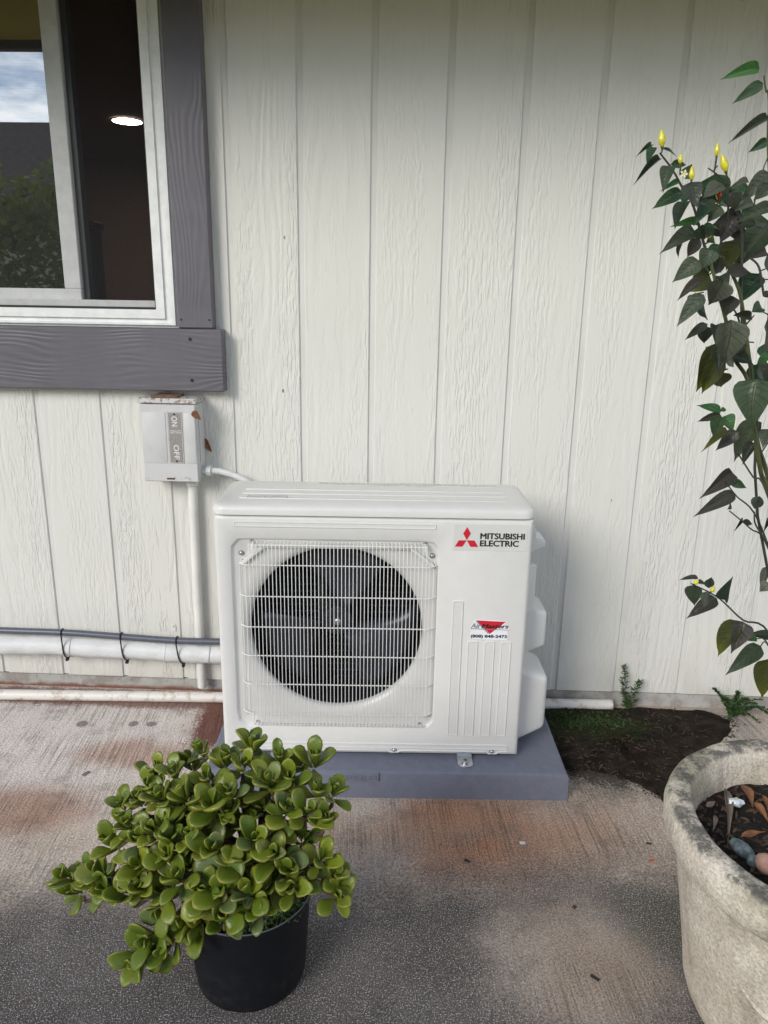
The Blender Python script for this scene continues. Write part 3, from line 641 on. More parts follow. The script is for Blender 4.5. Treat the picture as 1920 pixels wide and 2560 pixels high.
a_, c_ = sp(315, 850), sp(1283, 740); fit_text('lettering', '(808) 848-2473', a_.x, c_.x, a_.z, .0112, 'black', st, y=-.0016, bold=.0006)
# covers on the right side
def side_cover(name, y0, y1, z0, z1, d, slope, bev):
    b = B(); b.prism([(.797, y0, z0), (.797, y1, z0), (.8 + d, y1 - .02, z0 + slope * .4), (.8 + d, y0 + .035, z0 + slope * .4)], (0, 0, .0001))
    b = B(); lo = [(.797, y0, z0), (.797, y1, z0), (.8 + d, y1 - .02, z0 + slope), (.8 + d, y0 + .02, z0 + slope)]; hi = [(.797, y0, z1), (.797, y1, z1), (.8 + d, y1 - .02, z1 - slope), (.8 + d, y0 + .02, z1 - slope)]
    b.loops([lo, hi], True, True); bmesh.ops.recalc_face_normals(b.bm, faces=b.bm.faces)
    bmesh.ops.bevel(b.bm, geom=list(b.bm.edges), offset=bev, segments=4, profile=.5, affect='EDGES', clamp_overlap=True)
    return b.obj(name, 'acp', ac, True, ang=60)
side_cover('pipe_cover', .06, .24, .085, .315, .088, .035, .016)
side_cover('valve_cover', .075, .225, .345, .49, .074, .022, .010)
side_cover('carry_handle', .08, .20, .632, .69, .056, .020, .006)
side_cover('cable_cover', .05, .10, .475, .62, .030, .008, .005)
B().box(.79, .822, .06, .10, .668, .715, .008, 2).obj('handle_boss', 'acp', ac, True)
# mounting feet
for u in (.148, .655):
    ft = thing('x', (0, 0, 0), 'x', 'x'); bpy.data.objects.remove(ft)
    b = B(); b.box(u - .021, u + .021, -.001, .05, .078, .0835); b.prism([(u - .021, -.001, .0835), (u + .021, -.001, .0835), (u + .021, -.030, .0790), (u - .021, -.030, .0790)], (0, 0, -.003), .001, 1)
    n = 10; lo = [(u + .021 * math.cos(R(180 + 180 * k / n)), -.031 + .016 * math.sin(R(180 + 180 * k / n)), .0768) for k in range(n + 1)]
    b.prism(lo, (0, 0, .0032), .0008, 1); b.box(u - .02, u + .02, 0, .004, .0768, .1, .001, 1)
    fo = b.obj('mounting_foot', 'zinc', ac, True, smooth=False)
    B().lathe([(.006, .0805), (.009, .0805), (.0095, .086), (.0055, .0865), (.0055, .0805)], (u, -.026, 0), 12).obj('anchor_nut', 'screw', fo, True)

# ------------------------------------------------------------------ disconnect box and wiring
bx = thing('disconnect_box', (.437, -.001, .745), 'weathered grey switch box with rusty hood mounted under the window apron', 'switch box')
B().box(.356, .520, -.082, -.001, .746, .978, .002, 1).obj('enclosure', 'box', bx, smooth=False)
b = B(); b.box(.352, .523, -.089, -.001, .980, .9945, .0015, 1); b.obj('rain_hood', 'box', bx, smooth=False)
dr = B().box(.358, .518, -.0855, -.0825, .748, .9765, .001, 1).obj('door', 'box', bx, smooth=False)
B().box(.361, .4300, -.0873, -.0856, .803, .953, .0013, 2).obj('raised_panel', 'box', dr)
B().box(.4845, .5165, -.0868, -.0856, .803, .953, .001, 2).obj('raised_panel', 'box', dr)
pl = B().box(.4365, .4800, -.0866, -.0856, .803, .955, .0003, 1).obj('label_plate', 'plate', dr, smooth=False)
b = B(); x0, x1, z0, z1 = .4380, .4785, .8045, .9535
for e in ((x0, x1, z0, z0 + .001), (x0, x1, z1 - .001, z1), (x0, x0 + .001, z0 + .0012, z1 - .0012), (x1 - .001, x1, z0 + .0012, z1 - .0012)): b.box(e[0], e[1], -.0870, -.0867, e[2], e[3])
b.obj('plate_border', 'platew', pl, smooth=False)
def vtext(s, xc, ztop, zbot, wd, mat='platew', rot=-90):
    me = text_mesh('lettering', s, .02, mat, Matrix.Identity(4), .0003)
    xs = [v.co.x for v in me.vertices]; ys = [v.co.y for v in me.vertices]; L_ = max(xs) - min(xs); H_ = max(ys) - min(ys)
    T = Matrix.Translation((-(min(xs)), -(min(ys) + max(ys)) / 2, 0)); Sx = Matrix.Diagonal(((ztop - zbot) / L_, wd / H_, 1, 1))
    if rot: me.transform(face_m(xc, -.0869, ztop, -90) @ Sx @ T)
    link('lettering', me, pl)
vtext('ON', .4570, .9430, .9135, .017); vtext('OFF', .4580, .8590, .8150, .016)
for s, z in (('GENERAL DUTY', .8985), ('SAFETY SWITCH', .8925)):
    me = text_mesh('lettering', s, .0058, 'platew', face_m(.4425, -.0869, z), .0001, .78); link('lettering', me, pl)
for z in (.9490, .8090): B().lathe([(.0001, .0015), (.0025, .001), (.003, 0), (.0001, 0)], n=10).obj('rivet', 'litter', pl).matrix_basis = Matrix.Translation((.4575, -.0866, z)) @ Matrix.Rotation(R(90), 4, 'X')
B().box(.424, .448, -.0865, -.0856, .7535, .7585, .0004, 1).obj('latch_slot', 'rust', dr, smooth=False)
b = B(); b.box(.5202, .5225, -.06, -.01, .80, .93, .001, 1); b.obj('pull_tab', 'box', bx, smooth=False)
sh = tag(B().box(.388, .466, -.080, -.006, .9950, .9995, .001, 1).obj('wood_shim', 'wood', smooth=False), 'thin brown wood shim wedged on top of the grey switch box', 'wood shim')
# vertical conduit
cd = thing('conduit_pipe', (.48, -.022, .03), 'white upright conduit pipe running from the switch box down the wall', 'pipe')
B().tube([(.4805, -.022, .72), (.478, -.022, .40), (.4755, -.022, .034)], .0145, 14).obj('pipe', 'pvc', cd)
B().tube([(.4805, -.022, .7455), (.4805, -.022, .722)], .0185, 14).obj('adapter', 'pvc', cd)
# flexible whip
wp = thing('flexible_conduit', (.53, -.042, .772), 'short white ribbed flexible conduit curving from the switch box behind the air conditioner', 'conduit')
pts = [(.545, -.042, .7735), (.575, -.043, .772), (.615, -.046, .762), (.655, -.052, .745), (.70, -.06, .715), (.74, -.065, .665), (.76, -.07, .60)]
def smooth_path(pts, n=10):
    pts = [Vector(q) for q in pts]; res = []
    for i in range(len(pts) - 1):
        p0, p1, p2, p3 = pts[max(i - 1, 0)], pts[i], pts[i + 1], pts[min(i + 2, len(pts) - 1)]
        for k in range(n):
            t = k / n; res.append(.5 * ((2 * p1) + (p2 - p0) * t + (2 * p0 - 5 * p1 + 4 * p2 - p3) * t * t + (3 * p1 - p0 - 3 * p2 + p3) * t ** 3))
    res.append(pts[-1]); return res
sp_ = smooth_path(pts, 14); B().tube(sp_, [.0102 if i % 2 else .0093 for i in range(len(sp_))], 12).obj('ribbed_tube', 'whip', wp)
b = B(); b.tube([(.5205, -.042, .7735), (.533, -.042, .7735)], .0125, 10); b.tube([(.532, -.042, .7735), (.547, -.042, .7735)], .0165, 8); b.obj('gland_nut', 'whip', wp)
# line set and grey conduit with cable ties
ls = thing('wrapped_line_set', (.2, -.034, .13), 'thick white wrapped refrigerant line running low along the wall', 'pipe wrap')
path = [( -.9, -.034, .178), (-.5, -.034, .174), (-.18, -.034, .1715), (0, -.034, .174), (.15, -.034, .169), (.3, -.034, .167), (.42, -.034, .161), (.55, -.034, .161), (.70, -.036, .165), (.80, -.05, .18)]
sp2 = smooth_path(path, 6); B().tube(sp2, [.0325 + .0012 * math.sin(i * 1.7) + .0008 * math.sin(i * .6) for i in range(len(sp2))], 16).obj('insulation_wrap', 'wrap', ls)
for x, z in ((.06, .172), (.372, .163), (.515, .161)): B().tube([(x + .002 * math.sin(t * 3), -.034 + .0338 * math.cos(t), z + .0338 * math.sin(t)) for t in (2 * math.pi * k / 20 for k in range(20))], .0012, 5, closed=True).obj('wrap_seam', 'wrap', ls)
gc = thing('grey_conduit', (.2, -.06, .22), 'slate grey flexible conduit lying on top of the white wrapped line', 'conduit')
path = [(-.9, -.055, .238), (-.5, -.055, .234), (-.155, -.055, .231), (.046, -.055, .230), (.15, -.055, .226), (.246, -.055, .221), (.41, -.055, .214), (.554, -.055, .215), (.70, -.06, .22), (.80, -.08, .25)]
sp3 = smooth_path(path, 18); B().tube(sp3, [.0112 if i % 2 else .0108 for i in range(len(sp3))], 12).obj('jacket', 'gconduit', gc)
for i, (xt, xb, z1, z0, lab) in enumerate(((.040, .046, .2415, .134, 'black cable tie round the grey conduit, nearest the left edge'), (.232, .243, .2345, .131, 'black cable tie round the grey conduit, between the other two ties'), (.412, .428, .2265, .125, 'black cable tie round the grey conduit, nearest the upright pipe'))):
    t_ = thing('cable_tie', (xb, -.05, z0), lab, 'cable tie', group='cable ties on the conduit')
    zc = z1 - .0118; loop = [(xt, -.055 - .0128 * math.cos(R(a)), zc + .0128 * math.sin(R(a))) for a in (130, 100, 70, 40, 10, -20)]
    loop += [(xt + (xb - xt) * f_, -.034 - .0352 * math.cos(R(a)), (z0 + .0352) + .0352 * math.sin(R(a)) * .98) for f_, a in ((.3, 12), (.5, -10), (.75, -38), (1, -66), (1, -95), (1, -125), (1, -150), (.6, 170))]
    B().tube(loop, .0022, 6, closed=True).obj('strap', 'tie', t_)
    B().box(xb - .0045, xb + .0045, -.060, -.048, z0 - .003, z0 + .006, .001, 1).obj('locking_head', 'tie', t_, smooth=False)
# ground pipe
gp = thing('drain_pipe', (.8, -.05, 0), 'long dirty white pipe lying on the ground along the foot of the wall', 'pipe')
B().tube([(-1.0, -.118, .018), (-.175, -.088, .018), (.546, -.060, .018), (1.1, -.045, .018), (1.60, -.034, .019), (1.826, -.026, .019)], .0172, 16, False).obj('pipe', 'gpipe', gp)
B().tube([(1.8255, -.026, .019), (1.70, -.030, .019)], .0145, 14).obj('bore_shade_plug', 'gasket', gp)  # solid black plug, its colour painting the shade inside the open pipe end
ps = thing('pipe_strap', (.386, -.003, .225), 'small white metal strap end screwed to the wall above the grey conduit', 'pipe strap')
B().prism([(.379, -.0005, .222), (.393, -.0005, .222), (.3935, -.0005, .240), (.389, -.0005, .2475), (.381, -.0005, .2475), (.378, -.0005, .240)], (0, -.0025, 0), .0008, 1).obj('strap_plate', 'pvc', ps, smooth=False)
B().lathe([(.0001, .002), (.002, .0017), (.0027, 0), (.0001, 0)], n=8).obj('screw', 'screw', ps).matrix_basis = Matrix.Translation((.386, -.003, .240)) @ Matrix.Rotation(R(90), 4, 'X')

# ------------------------------------------------------------------ thin leaves
def thin_leaf(fold, droop, asym=0, widest=.36):
    """unit leaf along +x, normal +z; attributes vein, along"""
    n, wv = 11, 3; rows = []; vein = []; along = []
    for i in range(n):
        t = i / (n - 1); wd = (math.sin(math.pi * min(1, t ** .62)) ** .9) * (1 - .35 * t) * .62 if 0 < t < 1 else .012
        if t > .8: wd *= .75
        row = []
        for j in range(-wv, wv + 1):
            s = j / wv; y = s * wd * (1 + asym * s); z = abs(s) * wd * fold - droop * t * t + .018 * math.sin(9 * t + j * 1.4) * abs(s)
            row.append((t, y, z)); vein.append(abs(s)); along.append(t)
        rows.append(row)
    b = B(); rs = [[b.bm.verts.new(Vector(q)) for q in r] for r in rows]
    for a, c in zip(rs, rs[1:]):
        for k in range(2 * wv): b.bm.faces.new((a[k], a[k + 1], c[k + 1], c[k]))
    me = bpy.data.meshes.new('leaf'); b.bm.verts.index_update(); b.bm.to_mesh(me); b.bm.free()
    me.polygons.foreach_set('use_smooth', [True] * len(me.polygons))
    for nm, d in (('vein', vein), ('along', along)): me.attributes.new(nm, 'FLOAT', 'POINT').data.foreach_set('value', d)
    return me
def place_leaf(name, me, base, tip, nrm, wid, parent, mat):
    d = tip - base; ln = d.length; x = d.normalized(); z = (nrm - x * nrm.dot(x)).normalized(); y = z.cross(x)
    m4 = Matrix(((x.x * ln, y.x * wid, z.x * ln, base.x), (x.y * ln, y.y * wid, z.y * ln, base.y), (x.z * ln, y.z * wid, z.z * ln, base.z), (0, 0, 0, 1)))
    o = link(name, me, parent, mw=m4); return o
MATLEAF = {}
def leaf_of(base_me, mat):
    k = (base_me.name, mat)
    if k not in MATLEAF:
        me = base_me.copy(); me.name = 'leaf'; me.materials.clear(); me.materials.append(M[mat]); MATLEAF[k] = me
    return MATLEAF[k]
LV = [thin_leaf(.25, .22), thin_leaf(.42, .36, .08), thin_leaf(.14, .12, -.1), thin_leaf(.5, .28, .05)]

# ------------------------------------------------------------------ chilli plant
PC = Vector((1.887, -1.112, 0)); YP = -1.06
chil = thing('chilli_plant', (1.90, -1.10, .345), 'tall leggy chilli plant with dusky leaves and yellow peppers growing in the concrete planter', 'chilli plant')
def z1(x, y): return (1560 + x * .2713, 100 + y * .2713)
def z2(x, y): return (1560 + x * .2713, 650 + y * .2713)
def z3(x, y): return (1560 + x * .2939, 1200 + y * .2939)
rl = random.Random(11)
def D(l, s): return [(f, *a) for f, a in [(s, q) for q in l]]
LEAVES = []
def add(fz, *ls):
    for l in ls: LEAVES.append((fz,) + l)
# base x, y, tip x, y, width, colour
add(z1, (1245, 270, 925, 310, 95, 'b'), (1280, 400, 1010, 575, 85, 'g'), (1327, 720, 985, 905, 70, 'y'), (1327, 920, 1155, 1030, 70, 'g'), (250, 985, 135, 1030, 35, 'g'), (270, 990, 210, 1115, 70, 'g'),
    (350, 995, 490, 1050, 40, 'g'), (335, 1105, 105, 1270, 55, 'd'), (420, 1165, 350, 1355, 110, 'y'), (545, 1410, 245, 1530, 120, 'g'), (500, 1300, 360, 1370, 45, 'b'), (430, 1150, 600, 1140, 60, 'g'),
    (560, 1280, 630, 1140, 100, 'g'), (590, 1410, 545, 1510, 85, 'g'), (570, 1490, 450, 1690, 120, 'd'), (620, 1310, 670, 1520, 150, 'd'), (905, 1335, 740, 1430, 130, 'y'), (840, 1440, 650, 1510, 110, 'd'),
    (720, 1520, 690, 1660, 110, 'g'), (900, 1540, 760, 1670, 110, 'y'), (690, 1700, 465, 1670, 80, 'b'), (660, 1780, 355, 1890, 140, 'y'), (540, 1850, 470, 2020, 45, 'd'), (720, 1700, 740, 1870, 150, 'g'),
    (720, 1730, 870, 1715, 55, 'g'), (760, 1860, 895, 1855, 90, 'g'), (700, 1830, 565, 2010, 100, 'd'), (700, 2040, 445, 2210, 150, 'y'), (810, 1930, 700, 2100, 150, 'y'), (1050, 1870, 900, 2120, 190, 'o'),
    (1350, 1690, 1020, 2070, 230, 'y'), (1150, 1310, 985, 1345, 70, 'y'), (1350, 1235, 1085, 1465, 140, 'y'), (985, 1400, 1040, 1570, 130, 'd'), (1340, 1330, 1200, 1480, 110, 'y'), (1190, 1500, 1020, 1560, 70, 'y'),
    (1350, 1560, 1080, 1615, 110, 'y'), (1000, 1620, 900, 1850, 170, 'd'), (1210, 1700, 1030, 1700, 85, 'd'), (1310, 1950, 1170, 2000, 80, 'd'), (945, 2140, 1200, 2120, 110, 'd'), (820, 1560, 690, 1500, 120, 'd'), (1080, 1600, 850, 1650, 110, 'd'), (1120, 1750, 960, 1800, 150, 'd'), (830, 1690, 900, 1830, 120, 'd'))
add(z2, (710, 200, 490, 325, 90, 'd'), (910, 180, 790, 430, 190, 'y'), (735, 320, 485, 600, 130, 'y'), (1000, 330, 930, 510, 170, 'd'), (640, 400, 800, 540, 130, 'd'), (770, 590, 555, 730, 75, 'd'), (745, 610, 745, 785, 115, 'd'),
    (845, 600, 850, 750, 90, 'd'), (985, 550, 935, 990, 240, 'y'), (855, 765, 685, 1235, 190, 'o'), (885, 890, 700, 1255, 150, 'o'), (860, 800, 885, 1040, 110, 'd'), (990, 905, 1225, 940, 120, 'd'), (1005, 510, 1250, 545, 70, 'y'),
    (1180, 480, 1330, 400, 100, 'g'), (1340, 890, 1200, 955, 95, 'b'), (1240, 960, 1340, 1150, 130, 'd'), (1220, 1100, 1140, 1520, 300, 'y'), (890, 1400, 700, 1330, 85, 'b'), (890, 1395, 957, 1360, 40, 'b'), (890, 1430, 665, 1480, 65, 'd'),
    (885, 1435, 820, 1635, 110, 'g'), (920, 1440, 1010, 1565, 120, 'b'), (960, 1590, 745, 1690, 80, 'o'), (1050, 1580, 845, 1755, 110, 'd'), (1265, 1495, 940, 1830, 190, 'y'), (1215, 1690, 1070, 1865, 110, 'd'), (1335, 1560, 1270, 1710, 110, 'y'),
    (995, 1955, 740, 2175, 130, 'd'), (980, 2035, 1145, 2105, 75, 'g'), (1335, 1040, 1230, 1200, 120, 'd'), (880, 150, 960, 260, 100, 'd'), (1100, 760, 1040, 860, 80, 'd'), (1340, 1250, 1220, 1330, 100, 'g'), (1340, 300, 1280, 340, 60, 'd'))
add(z3, (945, 115, 610, 290, 110, 'd'), (1110, 245, 1175, 105, 90, 'd'), (880, 245, 915, 203, 35, 'b'), (1010, 350, 955, 405, 30, 'd'), (1010, 350, 1108, 375, 50, 'd'), (630, 835, 475, 832, 45, 'd'), (630, 880, 720, 870, 60, 'd'),
    (720, 920, 742, 810, 75, 'd'), (600, 890, 595, 1075, 130, 'd'), (790, 1010, 540, 1155, 120, 'd'), (858, 1020, 890, 855, 100, 'd'), (700, 950, 680, 1095, 70, 'd'), (1010, 1205, 722, 1497, 170, 'o'), (1010, 1205, 932, 1462, 160, 'd'),
    (1165, 1415, 880, 1640, 140, 'y'), (1130, 1350, 1000, 1348, 65, 'b'), (1235, 1340, 1075, 1290, 90, 'd'), (1235, 1520, 1160, 1880, 170, 'o'), (1240, 880, 1150, 950, 90, 'y'), (1230, 740, 1150, 940, 70, 'y'), (1235, 350, 1205, 390, 40, 'd'))
CL = dict(b='lf_brite', g='lf_green', d='lf_dark', y='lf_gray', o='lf_olive')
for (fz, x0, y0_, x1, y1_, wd, c) in LEAVES:
    Y0 = YP + rl.uniform(-.09, .07); dl = rl.uniform(-.028, .02); a = at(*fz(x0, y0_), Y0); t = at(*fz(x1, y1_), Y0 + dl)
    k = .2713 if fz is not z3 else .2939; wid = wd * k / F_PX * (Y0 - CAM.y) * 1.04
    nrm = (CAM - a).normalized() + Vector((rl.uniform(-.5, .5), rl.uniform(-.3, .3), rl.uniform(.1, .8)))
    o = place_leaf('leaf', leaf_of(rl.choice(LV), CL[c]), a, t, nrm, wid, chil, None)
    if c == 'b': o['label'] = 'fresh bright green leaf'
for _ in range(20):
    yy = rl.uniform(430, 1000); xl = 1690 + max(0, yy - 700) * .16; x0 = rl.uniform(xl + 30, 1935); ln_ = rl.uniform(45, 100); a_ = rl.uniform(.25, 2.7)
    Y0 = YP + rl.uniform(.05, .13); a = at(x0, yy, Y0); t = at(x0 + ln_ * math.cos(a_) * (-1 if rl.random() < .6 else 1), yy + ln_ * math.sin(a_) * .9, Y0 + rl.uniform(-.03, .03))
    nrm = (CAM - a).normalized() + Vector((rl.uniform(-.7, .7), rl.uniform(-.3, .3), rl.uniform(.1, .9)))
    place_leaf('leaf', leaf_of(rl.choice(LV), rl.choice(('lf_dark', 'lf_gray', 'lf_green', 'lf_green', 'lf_olive'))), a, t, nrm, (t - a).length * rl.uniform(.62, .85), chil, None)
    B().tube([a + (a - t) * .35 + Vector((.012, .01, -.004)), a + (a - t) * .12, a + (t - a) * .05], .0011, 5).obj('leaf_stalk', 'stemd', chil)
def stem(fz, pts, r, mat='stem', Y=YP, tail=None, r1=None, dy=0):
    P = [at(*fz(x, y), Y + dy * i) for i, (x, y) in enumerate(pts)] + ([Vector(q) for q in tail] if tail else [])
    P = smooth_path(P, 5); r *= .66; r1 = (r1 * .66) if r1 else r * .6; n = len(P)
    B().tube(P, [r1 + (r - r1) * i / (n - 1) for i in range(n)], 7).obj('stem', mat, chil)
base_ = [(1.80, -1.10, .75), (1.88, -1.11, .50), (1.895, -1.11, .33)]
stem(z2, [(800, 30), (870, 300), (940, 560), (1010, 890), (1140, 1110), (1195, 1500), (1260, 1950), (1340, 2170)], .0065, 'stem', YP, base_, .0035)
stem(z2, [(910, -30), (1060, 280), (1120, 650), (1150, 880), (1180, 1100), (1225, 1650), (1330, 2000)], .007, 'stem', YP + .03, [(1.80, -1.07, .80), (1.87, -1.08, .5), (1.88, -1.09, .33)], .0035)
stem(z1, [(330, 1040), (450, 1200), (560, 1400), (640, 1530), (740, 1890), (830, 2150)], .0035, 'stemd', YP, None, .0018)
stem(z1, [(775, 1180), (890, 1270), (950, 1390), (960, 1600), (950, 1750), (895, 1860), (870, 1990)], .003, 'stemd', YP, None, .0014)
stem(z1, [(940, 1340), (980, 1500), (1040, 1620), (1085, 1760), (1085, 2060)], .0032, 'stemd', YP + .01, None, .0018)
stem(z2, [(1080, -20), (1080, 300), (1095, 640), (1145, 900)], .0038, 'stemd', YP + .035, None, .003)
stem(z2, [(1160, -20), (1245, 70), (1290, 330), (1340, 470)], .004, 'stemd', YP, [(1.70, -1.06, .95), (1.86, -1.1, .5), (1.89, -1.1, .33)], .0022)
stem(z2, [(930, 250), (1000, 430), (1060, 560), (1110, 860)], .0026, 'stemd', YP + .02, None, .0016)
stem(z2, [(1200, 510), (1130, 590), (1090, 640)], .0024, 'stemd', YP + .01, None, .0014)
stem(z2, [(1050, 1780), (1190, 2000), (1330, 2190)], .003, 'stemd', YP - .02, [(1.80, -1.12, .72), (1.88, -1.12, .5)], .0018)
stem(z2, [(880, 1420), (960, 1530), (1060, 1600)], .0022, 'stem', YP, None, .0012)
stem(z2, [(1330, 1680), (1250, 1800), (1235, 1830)], .0022, 'stemd', YP, None, .0014)
stem(z3, [(860, 10), (960, 140), (1100, 270), (1240, 590)], .003, 'stemd', YP - .02, [(1.80, -1.13, .7), (1.89, -1.13, .45)], .0014)
stem(z3, [(895, 262), (1070, 410), (1240, 610)], .0026, 'stemd', YP - .01, [(1.80, -1.13, .68)], .0014)
stem(z3, [(1110, 270), (1120, 380), (1240, 560)], .0024, 'stemd', YP - .02, None, .0016)
stem(z3, [(570, 880), (800, 1000), (1010, 1190), (1240, 1310)], .0036, 'stemd', YP - .04, [(1.80, -1.14, .62), (1.90, -1.13, .42), (1.91, -1.12, .33)], .0015)
stem(z3, [(1130, 1350), (1240, 1425)], .0022, 'stemd', YP - .05, [(1.78, -1.14, .62)], .0013)
stem(z3, [(1160, 1415), (1240, 1430)], .0022, 'stemd', YP - .05, [(1.78, -1.14, .62)], .0013)
stem(z1, [(1290, 330), (1310, 480), (1335, 560)], .003, 'stem', YP, [(1.66, -1.05, 1.40), (1.80, -1.08, .9)], .0016)
stem(z1, [(1325, 1080), (1270, 1230), (1215, 1440), (1190, 1560)], .002, 'stem', YP + .05, None, .0015)
def pepper(fz, x0, y0_, x1, y1_, wd, mat='pepper', ped=None):
    Y0 = YP - .03; a, t = at(*fz(x0, y0_), Y0), at(*fz(x1, y1_), Y0); k = .2713; r = wd * k / F_PX * (Y0 - CAM.y) / 2
    P = [a + (t - a) * i / 10 for i in range(11)]; R_ = [.35, .62, .85, .98, 1., .95, .86, .74, .60, .42, .12]
    o = B().tube(P, [r * q for q in R_], 10).obj('pepper', mat, chil)
    d = (t - a).normalized(); e = a - d * .004
    P2 = [at(*fz(*ped), YP), e, a + d * .002] if ped else [a - d * .02, e, a + d * .002]
    B().tube(P2, [.0012, .0012, r * .55], 6).obj('calyx', 'stem', o)
    if mat == 'pepperr': o['label'] = 'ripe red pepper'
pepper(z1, 352, 985, 345, 825, 58, ped=(345, 1040)); pepper(z1, 520, 1140, 520, 1050, 36, ped=(515, 1240)); pepper(z1, 622, 1290, 627, 1162, 46, ped=(590, 1390)); pepper(z1, 853, 1070, 862, 946, 42, ped=(835, 1200))
pepper(z1, 940, 1215, 903, 1053, 62, ped=(955, 1340)); pepper(z1, 872, 1465, 884, 1384, 42, 'pepperr', (855, 1530)); pepper(z1, 838, 1490, 852, 1428, 32, ped=(850, 1530)); pepper(z1, 785, 1830, 768, 1748, 48, ped=(745, 1880))
pepper(z3, 600, 885, 632, 850, 44, ped=(600, 890)); pepper(z3, 740, 950, 775, 908, 44, ped=(710, 945))
q = at(*z1(548, 1235), YP - .04); fl = B()
for k in range(5):
    a = 2 * math.pi * k / 5; fl.prism([q + Vector((0, 0, 0)), q + Vector((.004 * math.cos(a - .5), -.002, .004 * math.sin(a - .5))), q + Vector((.006 * math.cos(a), -.001, .006 * math.sin(a))), q + Vector((.004 * math.cos(a + .5), -.002, .004 * math.sin(a + .5)))], (0, -.0006, 0))
fl.obj('flower', 'petal', chil, smooth=False)

# ------------------------------------------------------------------ concrete planter
plt = thing('concrete_planter', PC, 'large round weathered concrete planter with thick lichen spotted rim', 'planter')
HP = .42
prof = [(.0001, -.0), (.165, .0), (.182, .006), (.196, .022), (.206, .05), (.214, .10), (.228, .18), (.243, .27), (.254, .335), (.257, .343), (.268, .348), (.274, .356), (.279, .375), (.280, .395), (.276, .412), (.270, .4185), (.262, .42), (.245, .4205), (.238, .419), (.234, .413), (.230, .39), (.224, .34), (.215, .28), (.0001, .28)]
prof = [(a_ * .972, b_) for a_, b_ in prof]
def wob(b):
    for v in b.bm.verts:
        q = v.co - PC; r = math.hypot(q.x, q.y)
        if r > .1:
            a = math.atan2(q.y, q.x); k = 1 + .005 * math.sin(3 * a + 1) + .004 * math.sin(7 * a + q.z * 20) + .0025 * math.sin(17 * a + q.z * 60) ; v.co.x = PC.x + q.x * k; v.co.y = PC.y + q.y * k
    return b
wob(B().lathe(prof, PC, 96)).obj('planter_shell', 'planter', plt, ang=50)
b = B()
def relief_pt(a, z): r = (.214 + (z - .10) * .172) * .972 - .0025; return PC + Vector((r * math.cos(R(a)), r * math.sin(R(a)), z))
for (a0, a1, zc, am, rr) in ((217, 252, .285, .035, .009), (222, 258, .24, .03, .008), (214, 240, .21, -.03, .007), (232, 262, .19, .028, .008)):
    b = B(); b.tube([relief_pt(a0 + (a1 - a0) * k / 12, zc + am * math.sin(math.pi * k / 12)) for k in range(13)], [rr * (.3 + .7 * math.sin(math.pi * k / 12)) for k in range(13)], 6); b.obj('relief_scroll', 'planter', plt)
b = B(); rs = random.Random(5); rings = []
for i, f_ in enumerate((1., .93, .82, .66, .48, .3, .12, .02)):
    rings.append([PC + Vector((.2262 * f_ * math.cos(t), .2262 * f_ * math.sin(t), .343 + (rs.uniform(-.006, .007) if i else .004))) for t in (2 * math.pi * k / 48 for k in range(48))])
tag(b.loops(rings, cap1=True).obj('potting_soil', 'potsoil'), 'dark bark potting soil filling the concrete planter', 'soil', kind='stuff')
def flat_chips(name, mat, spots, label, cat, seed):
    """small litter lying about: each a thin bent sliver"""
    rr = random.Random(seed); b = B(); vs = []; fs = []; tint = []
    for (x, y, z, L_, w_) in spots:
        a = rr.uniform(0, 6.28); tl = rr.uniform(-.35, .35); c, s = math.cos(a), math.sin(a); i0 = len(vs); tt = rr.random()
        for (u, v, h_) in ((-.5, -.3, 0), (0, -.5, .12), (.5, -.2, 0), (.5, .25, 0), (0, .5, .1), (-.5, .3, 0)):
            vs.append((x + c * u * L_ - s * v * w_, y + s * u * L_ + c * v * w_, z + h_ * L_ + u * tl * L_ + .002)); tint.append(tt)
        fs += [(i0, i0 + 1, i0 + 4, i0 + 5), (i0 + 1, i0 + 2, i0 + 3, i0 + 4)]
    me = bpy.data.meshes.new(name); me.from_pydata(vs, [], fs); me.materials.append(M[mat]); me.attributes.new('tint', 'FLOAT', 'POINT').data.foreach_set('value', tint)
    o = link(name, me); sm = o.modifiers.new('thick', 'SOLIDIFY'); sm.thickness = .0012
    return tag(o, label, cat, kind='stuff')
sp4 = []
for i in range(900):
    a, r = rs.uniform(0, 6.28), .215 * math.sqrt(rs.random()); sp4.append((PC.x + r * math.cos(a), PC.y + r * math.sin(a), .346, rs.uniform(.005, .022) * rs.choice((.6, 1, 1.3)), rs.uniform(.003, .008)))
flat_chips('bark_chips', 'chip', sp4, 'brown bark chips strewn over the soil in the planter', 'bark chips', 2)
def z4(x, y): return (1560 + x * .3526, 1780 + y * .3526)
